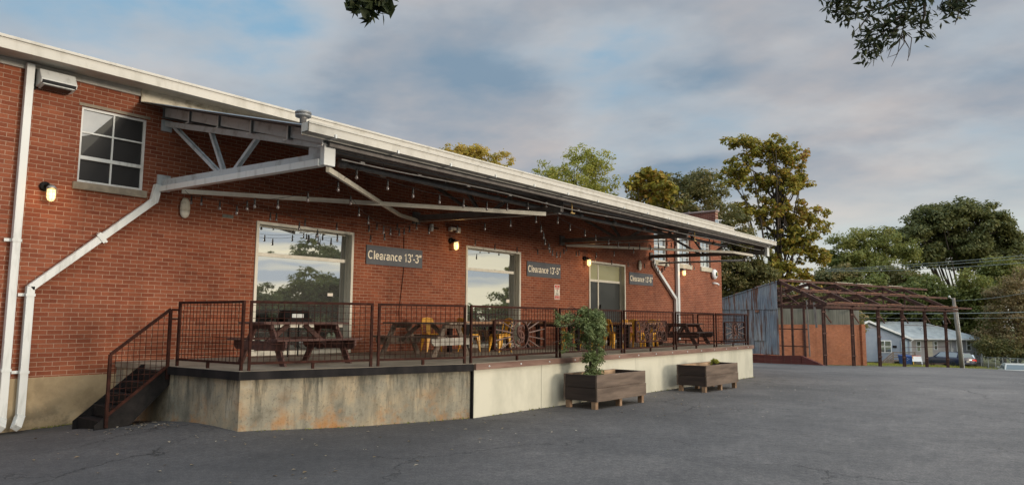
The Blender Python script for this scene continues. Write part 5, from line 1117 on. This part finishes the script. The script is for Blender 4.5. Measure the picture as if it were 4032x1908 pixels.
# brick back wall with fibre panels above
bw=empty('brick_back_wall',pav(8,7.0,-1.2),label='orange brick wall with grey panels above, at the back of the rusty open shed',cat='wall')
def pbox(b,u0,u1,v0,v1,z0,z1): b.hexa([pav(u0,v0,z0),pav(u1,v0,z0),pav(u1,v1,z0),pav(u0,v1,z0),pav(u0,v0,z1),pav(u1,v0,z1),pav(u1,v1,z1),pav(u0,v1,z1)])
b=MB(); pbox(b,.2,16.9,6.9,7.1,-2.3,1.60); b.obj('brickwork',M['brick_far'],bw)
for u in (4.5,9.0,16.9): b=MB(); pbox(b,u-.28,u+.28,6.72,6.897,-2.3,1.64); b.obj('pier',M['brick_far'],bw)
b=MB(); 
for k in range(15):
    if k in (3,): continue
    u=.3+k*1.1; pbox(b,u,u+1.08,6.97,7.0,1.605,2.92)
b.obj('panel',M['greypanel'],bw)
# corrugated gable wall: half the shed end, built as a real corrugated sheet
cw=empty('corrugated_wall',pav(0,5,-.7),label='tall blue grey corrugated metal gable wall streaked with rust, behind the far end of the dock',cat='wall')
def corr(v0,v1,zb,zt,uo,name,mat):
    n=int((v1-v0)/.035); vs=[];fs=[]
    for i in range(n+1):
        v=v0+(v1-v0)*i/n; o=uo-.014*math.sin(i*math.pi/2); a=zb(v); c=zt(v); vs+=[pav(o,v,a),pav(o,v,c)]
    fs=[(2*i,2*i+2,2*i+3,2*i+1) for i in range(n)]; return raw(name,vs,fs,mat,cw)
for i,(a,c,uo,zb) in enumerate([(2.95,3.9,-.10,-.22),(3.9,4.75,-.12,.6),(4.72,5.6,-.10,-.25),(5.58,6.5,-.13,.1),(6.48,7.6,-.10,-.25),(2.95,7.6,-.07,-.25)]):
    corr(a,c,lambda v,zb=zb:zb,lambda v:2.62,uo,'sheet',M['corr'])
corr(2.93,7.6,lambda v:2.55,lambda v:float(ztr(v))+.03,-.155,'sheet',M['corr'])
b=MB(); b.beam(pav(-.16,2.9,4.30),pav(-.16,7.65,3.16),.10,.05); b.obj('rake_trim',M['corr'],cw)
b=MB(); pbox(b,-.19,-.165,4.25,4.55,2.38,2.52); b.obj('rust_plate',M['rustl'],cw)
lw=empty('low_brick_wall',pav(0,5,-.8),label='low dark red brick wall under the corrugated sheets, sloping down at its right end',cat='wall')
b=MB(); b.prism([(1.25,-1.4),(8.6,-1.4),(8.6,-.27),(2.9,-.27),(1.3,-.20)],pav(-.22,0,0),(PV[0],PV[1],0),(0,0,1),(-PU[0],-PU[1],0),.2); b.prism([(-.9,-1.4),(1.248,-1.4),(1.248,-.22),(-.9,-.98)],pav(-.22,0,0),(PV[0],PV[1],0),(0,0,1),(-PU[0],-PU[1],0),.2)
b.obj('brickwork',M['brick_low'],lw)
# ------------------------------------------------------------------ house (frame: metres right of photo x=3400 at 84 m, facing the camera)
HD=84.0; HP=onD(3400,1437,HD); HZ=HP.z; hc=.02997
def hp(x,y,z): q=HP+rh*x+fh*y; return (q.x,q.y,z)
def hz_(py): return 1.75+(1272.5-py)*HD/FPX
hs=empty('house',hp(6,4,HZ),label='single storey house with grey shingle roof, blue siding left and grey siding right',cat='house')
def hb(b,x0,x1,y0,y1,z0,z1): b.hexa([hp(x0,y0,z0),hp(x1,y0,z0),hp(x1,y1,z0),hp(x0,y1,z0),hp(x0,y0,z1),hp(x1,y0,z1),hp(x1,y1,z1),hp(x0,y1,z1)])
ZE=hz_(1331); ZR=hz_(1266)
b=MB(); hb(b,5.35,13.85,0,7.8,HZ+.45,ZE); b.obj('wall',M['side_tan'],hs)
b=MB(); hb(b,-4.2,5.3,-.3,7.8,HZ+.45,ZE); b.prism([(-4.2,ZE),(5.3,ZE),(.6,ZR-.1)],hp(0,-.3,0),tuple(rh),(0,0,1),tuple(fh),.2); w_=b.obj('wall',M['side_blue'],hs); w_['label']='blue siding'
b=MB(); b.prism([(-.75,ZE+1.18),(1.95,ZE+1.18),(.6,ZR-.12)],hp(0,-.33,0),tuple(rh),(0,0,1),tuple(fh),.025); b.obj('gable_panel',M['side_grey'],hs)
b=MB(); hb(b,10.2,13.86,-.005,0,HZ+.45,ZE-.01); b.obj('siding_panel',M['side_grey'],hs)
b=MB(); hb(b,-4.2,13.8,-.2,7.7,HZ-.8,HZ+.45); b.obj('foundation',M['block'],hs)
b=MB(); fv=[hp(5.0,-.45,ZE-.02),hp(14.3,-.45,ZE-.02),hp(9.3,4,ZR),hp(.6,4,ZR),hp(14.3,8.4,ZE-.02),hp(-4.5,8.4,ZE-.02),hp(-4.5,4,ZE-.02)]
b.add(fv,[(0,1,2,3),(1,4,2),(2,4,5,3)]); b.add([hp(-4.4,-.5,ZE-.05),hp(.6,-.5,ZR),hp(.6,4,ZR),hp(-4.4,4,ZE-.05),hp(5.55,-.5,ZE-.12),hp(5.55,4,ZE-.12)],[(0,1,2,3),(1,4,5,2)]); rf=b.obj('roof',M['shingle'],hs,fix=False)
b=MB(); b.beam(hp(.55,-.55,ZR+.02),hp(5.6,-.55,ZE-.10),.06,.22,(0,0,1)); b.beam(hp(.65,-.55,ZR+.02),hp(-4.4,-.55,ZE-.10),.06,.22,(0,0,1)); b.beam(hp(5.5,-.5,ZE-.07),hp(14.32,-.5,ZE-.07),.12,.13); b.obj('trim',M['winwhite'],hs)
b=MB(); b.beam(hp(14.2,-.5,ZE-.14),hp(13.75,-.1,ZE-.5),.09,.09); b.beam(hp(13.8,-.08,ZE-.45),hp(13.85,-.08,HZ+.1),.09,.09); b.beam(hp(5.75,-.5,ZE-.14),hp(5.4,-.38,ZE-.4),.09,.09); b.beam(hp(5.4,-.37,ZE-.35),hp(5.4,-.37,HZ+.45),.22,.09); b.obj('downspout',M['winwhite'],hs)
for x,y in ((7.9,1.6),(8.0,2.0),(11.6,3.2)): q=hp(x,y,ZE+.52*y+.1); b=MB(); b.lathe([(.06,0),(.06,.25),(.14,.3),(.14,.36)],q,8); b.obj('vent',M['winwhite'],rf)
def hwin(x0,x1,py0,py1,y=-.0,n=1,lab=None):
    b=MB(); z1,z0=hz_(py0),hz_(py1); hb(b,x0-.09,x1+.09,y-.05,y-.006,z0-.09,z1+.09); o=b.obj('window',M['winwhite'],hs)
    for k in range(n):
        a=x0+(x1-x0)*k/n+(.05 if k else 0); c=x0+(x1-x0)*(k+1)/n-(.05 if k<n-1 else 0); zm=(z0+z1)/2
        for q,r in ((z0,zm-.035),(zm+.035,z1)): b=MB(); hb(b,a,c,y-.07,y-.053,q,r); b.obj('pane',M['glass_far'],o)
X=lambda px:(px-3400)*hc
hwin(X(3456),X(3504),1342,1384,-.3,2); hwin(X(3612),X(3624),1343,1380); hwin(X(3680),X(3689),1343,1372); hwin(X(3769),X(3779),1341,1377); hwin(X(3807),X(3820),1340,1374)
b=MB(); hb(b,X(3544),X(3568),-.37,-.305,hz_(1390),hz_(1342)); b.obj('door',M['doorblue'],hs); b=MB(); hb(b,X(3652),X(3671),-.06,-.005,hz_(1408),hz_(1341)); b.obj('door',M['doorcream'],hs)
b=MB(); hb(b,X(3512),X(3527),-.36,-.305,hz_(1368),hz_(1359)); b.obj('mailbox',M['black'],hs)
b=MB(); hb(b,X(3740),X(3750),-.2,-.01,hz_(1390),hz_(1368)); hb(b,X(3743),X(3746),-.1,-.01,hz_(1368),hz_(1334)); b.obj('electric_meter',M['poleguard'],hs)
def porch(x0,x1,top_py,label,stair,ybase):
    e=empty('porch_stairs',hp((x0+x1)/2,-1.2,HZ),label=label,cat='porch',group='grey wooden porches of the house')
    zt=hz_(top_py); zf=zt-.95; b=MB(); hb(b,x0,x1,-1.7,-.4,zf-.1,zf); b.obj('platform',M['deckwood'],e)
    for x in (x0,x1):
        b=MB(); hb(b,x-.05,x+.05,-1.75,-1.65,HZ-.6,zt); b.obj('post',M['deckwood'],e)
    b=MB(); 
    for z in (zt-.06,zt-.32,zt-.58): hb(b,x0+.05,x1-.05,-1.74,-1.70,z-.07,z+.04)
    b.obj('railing',M['deckwood'],e)
    b=MB(); s=stair; 
    for off in (0,.28,.56): b.beam(hp(x0,-1.75,zt-off-.05),hp(x0-2.0,-1.75,zt-1.75-off*.6),.05,.12)
    b.beam(hp(x0,-1.75,zf-.1),hp(x0-2.0,-1.75,HZ-.2),.06,.28); b.obj('stair_rail',M['deckwood'],e)
    for k in range(6): b=MB(); t=(k+.5)/6; hb(b,x0-2.0*t-.15,x0-2.0*t+.15,-1.70,-.8,zf-(zf-HZ)*t-.04,zf-(zf-HZ)*t); b.obj('tread',M['deckwood'],e)
porch(X(3487),X(3571),1381,'grey timber porch with stairs in front of the blue house front',1,-1)
porch(X(3698),X(3748),1379,'grey timber porch with stairs in front of the cream door',1,-1)
# bins
def wbin(px,D,mat,lab,h=1.1,w=.62):
    q=onD(px,1400,D); z=float(terr(q.x,q.y)); e=empty('wheelie_bin',(q.x,q.y,z),YAW-math.pi/2,lab,'bin','wheeled bins in front of the house')
    b=MB(); b.hexa([(-w*.4,-w*.4,.08),(w*.4,-w*.4,.08),(w*.4,w*.4,.08),(-w*.4,w*.4,.08),(-w/2,-w/2,h-.1),(w/2,-w/2,h-.1),(w/2,w/2,h-.1),(-w/2,w/2,h-.1)]); b.obj('body',mat,e,False,bevel=.03)
    b=MB(); b.hexa([(-w/2-.03,-w/2-.03,h-.1),(w/2+.03,-w/2-.03,h-.1),(w/2+.03,w/2+.05,h-.1),(-w/2-.03,w/2+.05,h-.1),(-w/2,-w/2,h-.04),(w/2,-w/2,h-.04),(w/2,w/2,h+.02),(-w/2,w/2,h+.02)]); b.obj('lid',mat,e,False,bevel=.02)
    for s in (-1,1): b=MB(); b.lathe([(.11,-.03),(.12,0),(.11,.03)],(s*w*.42,w*.42,.12),12,(1,0,0)); b.obj('wheel',M['tyre'],e,False)
    return e
bn=wbin(3564,74,M['bin'],'blue wheeled recycling bin with a white emblem in front of the porch',1.05,.98); b=MB()
for k in range(3):
    t=2*math.pi*k/3; c,s=math.cos(t),math.sin(t); b.prism([(c*.10-s*.05,s*.10+c*.05+.66),(c*.13,s*.13+.66),(c*.10+s*.05,s*.10-c*.05+.66),(c*.07,s*.07+.66)],(0,-.485,0),(1,0,0),(0,0,1),(0,-1,0),.01)
b.obj('emblem',M['winwhite'],bn,False)
wbin(3588,74.5,M['bing'],'dark green wheeled bin right of the blue bin',.95,.6)
# small A frame and tricycle by the house reads as yard clutter
q=onD(3606,1410,73); z=float(terr(q.x,q.y)); e=empty('a_frame_sign',(q.x,q.y,z),YAW-math.pi/2,'small white folding board with red top and yellow leg in the yard','sign')
b=MB(); b.hexa([(-.45,-.2,.45),(.55,-.2,.45),(.55,-.16,.45),(-.45,-.16,.45),(-.35,0,.98),(.5,0,.98),(.5,.04,.98),(-.35,.04,.98)]); b.obj('board',M['winwhite'],e,False)
b=MB(); b.beam((-.36,0,1.0),(.52,0,1.0),.05,.06); b.obj('top_bar',M['red'],e,False)
for x,mm in ((-.35,'yellow'),(.5,'winwhite')): b=MB(); b.beam((x-.02,-.28,0),(x+.02,0,.98),.07,.05); b.obj('leg',M[mm],e,False)
# ------------------------------------------------------------------ cars
def car(loc,rz,paint,label,L=4.7,Wd=1.82,H=1.45,kind='sedan'):
    e=empty('parked_car',loc,rz,label,'car','cars parked by the house'); h=Wd/2
    if kind=='sedan':
        low=[(-L/2,.55),(-L/2+.05,.92),(-L/2+.9,1.0),(-.2,.98),(1.1,.96),(L/2-.35,.80),(L/2,.62),(L/2-.02,.34),(L/2-.3,.22),(-L/2+.3,.24),(-L/2+.02,.36)]
        cab=[(-L/2+.62,.98),(-L/2+1.25,H-.05),(-L/2+1.75,H),(.25,H),(.65,H-.06),(1.35,.96)]
    else:
        low=[(-L/2,.55),(-L/2+.02,1.0),(-.2,1.05),(1.1,1.02),(L/2-.3,.92),(L/2,.7),(L/2-.02,.38),(L/2-.3,.26),(-L/2+.3,.28),(-L/2+.02,.38)]
        cab=[(-L/2+.08,1.0),(-L/2+.35,H-.06),(-L/2+.7,H),(.3,H),(.6,H-.06),(1.3,1.0)]
    b=MB(); n=len(low); secs=[(-h+.02,.90,0),(-h*.86,1,.0),(0,1.0,.02),(h*.86,1,.0),(h-.02,.90,0)]
    vs=[]
    for (y,k,dz) in secs:
        for x,z in low: vs.append((x*(.985 if k<1 else 1),y,.5+(z-.5)*k+dz*(z>.5)))
    fs=[(j*n+i,j*n+(i+1)%n,(j+1)*n+(i+1)%n,(j+1)*n+i) for j in range(len(secs)-1) for i in range(n)]+[tuple(range(n))[::-1],tuple(range((len(secs)-1)*n,len(secs)*n))]
    b.add(vs,fs); m=len(cab); vs=[]
    cs=[(-h*.93,0),(-h*.72,1),(h*.72,1),(h*.93,0)]
    lo=[(x,z-.06) for x,z in cab]
    top=[(x,z) for x,z in cab]
    vs=[(x,-h*.93+ (z-.95)*.38,z) for x,z in cab]+[(x,h*.93-(z-.95)*.38,z) for x,z in cab]
    b.add(vs,[tuple(range(m))[::-1],tuple(range(m,2*m))]+[(i,(i+1)%m,m+(i+1)%m,m+i) for i in range(m)])
    body=b.obj('body',paint,e,False,True,bevel=.03)
    def ins(p,k=.86,c=None):
        cx=sum(q[0] for q in p)/len(p); cz_=sum(q[1] for q in p)/len(p); return [(cx+(x-cx)*k,cz_+(z-cz_)*k) for x,z in p]
    sw=ins([(cab[0][0]+.25,cab[0][1]+.02)]+cab[1:5]+[(cab[5][0]-.25,cab[5][1]+.02)],.88)
    for s in (-1,1):
        b=MB(); b.add([(x,s*(h*.93-(z-.95)*.38+.006),z) for x,z in sw],[tuple(range(len(sw)))]); b.obj('side_window',M['carglass'],e,False)
        b=MB(); xm=.0-L*.02; b.box(xm-.03,xm+.03,s*(h*.86)-.02,s*(h*.86)+.02,.98,.985); 
    def screen(a,c,name):
        (x0,z0),(x1,z1)=a,c; dx,dz=x1-x0,z1-z0; nl=math.hypot(dx,dz); ox,oz=(dz/nl*.012,-dx/nl*.012) if x0>0 else (-abs(dz)/nl*.012,abs(dx)/nl*.012)
        ox=abs(ox)*(1 if x0>0 else -1); oz=abs(oz); p0=(x0+dx*.1+ox,z0+dz*.1+oz); p1=(x0+dx*.93+ox,z0+dz*.93+oz); w0=h*.93-(p0[1]-.95)*.38-.07; w1=h*.93-(p1[1]-.95)*.38-.07
        b=MB(); b.add([(p0[0],-w0,p0[1]),(p0[0],w0,p0[1]),(p1[0],w1,p1[1]),(p1[0],-w1,p1[1])],[(0,1,2,3)]); b.obj(name,M['carglass'],e,False)
    screen(cab[0],cab[1],'rear_window'); screen(cab[5],cab[4],'windscreen')
    for s in (-1,1):
        b=MB(); b.box(-L/2-.015,-L/2+.12,s*h*.78-.2,s*h*.78+.2,.72,.88) ; b.obj('tail_light',M['taill'],e,False,bevel=.01)
        b=MB(); b.box(L/2-.14,L/2+.005,s*h*.74-.2,s*h*.74+.2,.58,.70); b.obj('headlight',M['headl'],e,False,bevel=.02)
        b=MB(); b.box(.75,.95,s*(h+.03)-.06,s*(h+.03)+.06,.98,1.10); b.obj('mirror',paint,e,False,bevel=.03)
        for x in (-L/2+.85,L/2-.9):
            b=MB(); b.lathe([(.22,-.10),(.32,-.10),(.335,-.05),(.335,.05),(.32,.10),(.22,.10)],(x,s*(h-.09),.335),20,(0,1,0)); w_=b.obj('wheel',M['tyre'],e,False,True)
            b=MB(); b.lathe([(.22,-.02),(.215,.02),(.08,.035),(.02,.04)],(x,s*(h-.07),.335),16,(0,s,0)); b.obj('rim',M['rim'],w_,False)
    b=MB(); b.box(-L/2-.02,-L/2-.0,-.17,.17,.60,.72); b.obj('number_plate',M['plate'],e,False)
    b=MB(); b.box(-L/2-.05,-L/2+.08,-h*.9,h*.9,.36,.55); b.obj('bumper',paint,e,False,bevel=.04)
    return e
def place(px,D): q=onD(px,1400,D); return (q.x,q.y,float(terr(q.x,q.y)))
q=place(3738,75); car(q,YAW+R(12),M['car_n'],'dark navy car seen from behind between the porch stairs and the pole',4.6,1.9,1.55,'suv')
q=place(3806,77); car(q,YAW-R(33),M['car_b'],'black car parked sideways right of the leaning utility pole',4.3,1.78,1.42)
q=onD(3995,1428,53.5); car((q.x,q.y,q.z-1.42),YAW-R(40)+R(12),M['car_w'],'cream sedan half hidden below the far right edge of the asphalt',4.9,1.85,1.42)
# ------------------------------------------------------------------ pole, wires, fence
a=onD(3789,1448,62); t_=onD(3754,1172,62)
e=empty('utility_pole',(a.x,a.y,float(terr(a.x,a.y))),label='weathered leaning utility pole in front of the house',cat='utility pole')
b=MB(); b.tube([(a.x,a.y,a.z-.6),tuple(a.lerp(t_,.5)),tuple(t_)],[.17,.15,.13],12); b.obj('shaft',M['pole'],e,smooth=True)
b=MB(); off=Vector((rh.x,rh.y,0))*.14-fh*.1; b.tube([tuple(a+off+Vector((0,0,-.4))),tuple(a.lerp(t_,.85)+off)],.05,8); b.obj('conduit',M['poleguard'],e)
b=MB(); q=t_-rh*.35; b.tube([tuple(t_-Vector((0,0,.15))),tuple(q+Vector((0,0,.05)))],.03,6); b.lathe([(.05,0),(.09,.05),(.09,.15),(.03,.2)],tuple(q),8); b.obj('insulator',M['poleguard'],e)
def wire(pa,pb,lab,r=.02,sag=.5):
    pa,pb=Vector(pa),Vector(pb); b=MB(); b.tube([tuple(pa.lerp(pb,t)-Vector((0,0,sag*4*t*(1-t)))) for t in np.linspace(0,1,15)],r,5); tag(b.obj('overhead_wire',M['wire'],None),lab,'wire','overhead power lines on the right')
pl=t_-Vector((0,0,.25))
wire(pl,onD(4300,1090,50),'thin overhead wire rising from the pole top to the right edge',.018,.35)
wire(onD(3380,1231,66),onD(4300,1219,54),'thick white overhead cable just above the house roof, crossing the pole',.035,.15)
wire(onD(3380,1250,66),onD(4300,1243,54),'thin overhead cable just below the thick white one',.016,.12)
wire(onD(3250,1060,88),onD(4400,968,66),'upper of the green tinted power lines across the big oak',.028,.25); wire(onD(3250,1065,88),onD(4400,980,66),'middle of the green tinted power lines across the big oak',.028,.3); wire(onD(3250,1068,88),onD(4400,1000,66),'lowest of the green tinted power lines across the big oak',.028,.4)
e=empty('chain_link_fence',tuple(onD(3950,1400,79)),label='low chain link fence behind the lawn right of the house',cat='fence')
pa=onD(3862,1400,80); pb=onD(4100,1400,74); zb=float(terr(pa.x,pa.y)); b=MB()
for i in range(9): q=pa.lerp(pb,i/8); b.tube([(q.x,q.y,zb-.3),(q.x,q.y,zb+1.2)],.03,6)
b.obj('posts',M['poleguard'],e); b=MB(); b.tube([(pa.x,pa.y,zb+1.2),(pb.x,pb.y,zb+1.2)],.022,5)
for i in range(90): 
    q=pa.lerp(pb,i/90); r_=pa.lerp(pb,min(1,(i+3)/90)); b.tube([(q.x,q.y,zb),(r_.x,r_.y,zb+1.18)],.006,3); b.tube([(r_.x,r_.y,zb),(q.x,q.y,zb+1.18)],.006,3)
b.obj('wire_mesh',M['wire'],e)
# grass tufts on the lawn edge
n=9000; u=rng.uniform(0,1,n); px_=rng.uniform(3380,4080,n); Dd=rng.uniform(58,82,n)
pts=[]
for i in range(0,n,3):
    q=onD(px_[i],1440,Dd[i]); 
    if q.x>edge_x(q.y)+.3: pts.append((q.x,q.y,float(terr(q.x,q.y))+.07))
pts=np.array(pts); leaf_mesh('grass',pts,rng.normal(size=(len(pts),3))*np.array([1,1,.15]),.28,M['lf_lime'],None,.12)['kind']='stuff'

n=260; xx=np.concatenate([rng.uniform(4.3,5.0,60),rng.uniform(6.0,9.7,60),rng.uniform(9.9,24.5,140)]); yy=np.concatenate([np.full(60,13.93),np.interp(xx[60:120],[5.84,9.78],[10.0,8.90]),np.interp(xx[120:],[9.78,24.6],[8.88,9.33])])-np.abs(rng.normal(size=n))*.04
leaf_mesh('weeds',np.stack([xx,yy,base_z(xx,yy)+.02],1),rng.normal(size=(n,3))*np.array([1,1,.3]),.05,M['lf_green'],None,.3)['kind']='stuff'
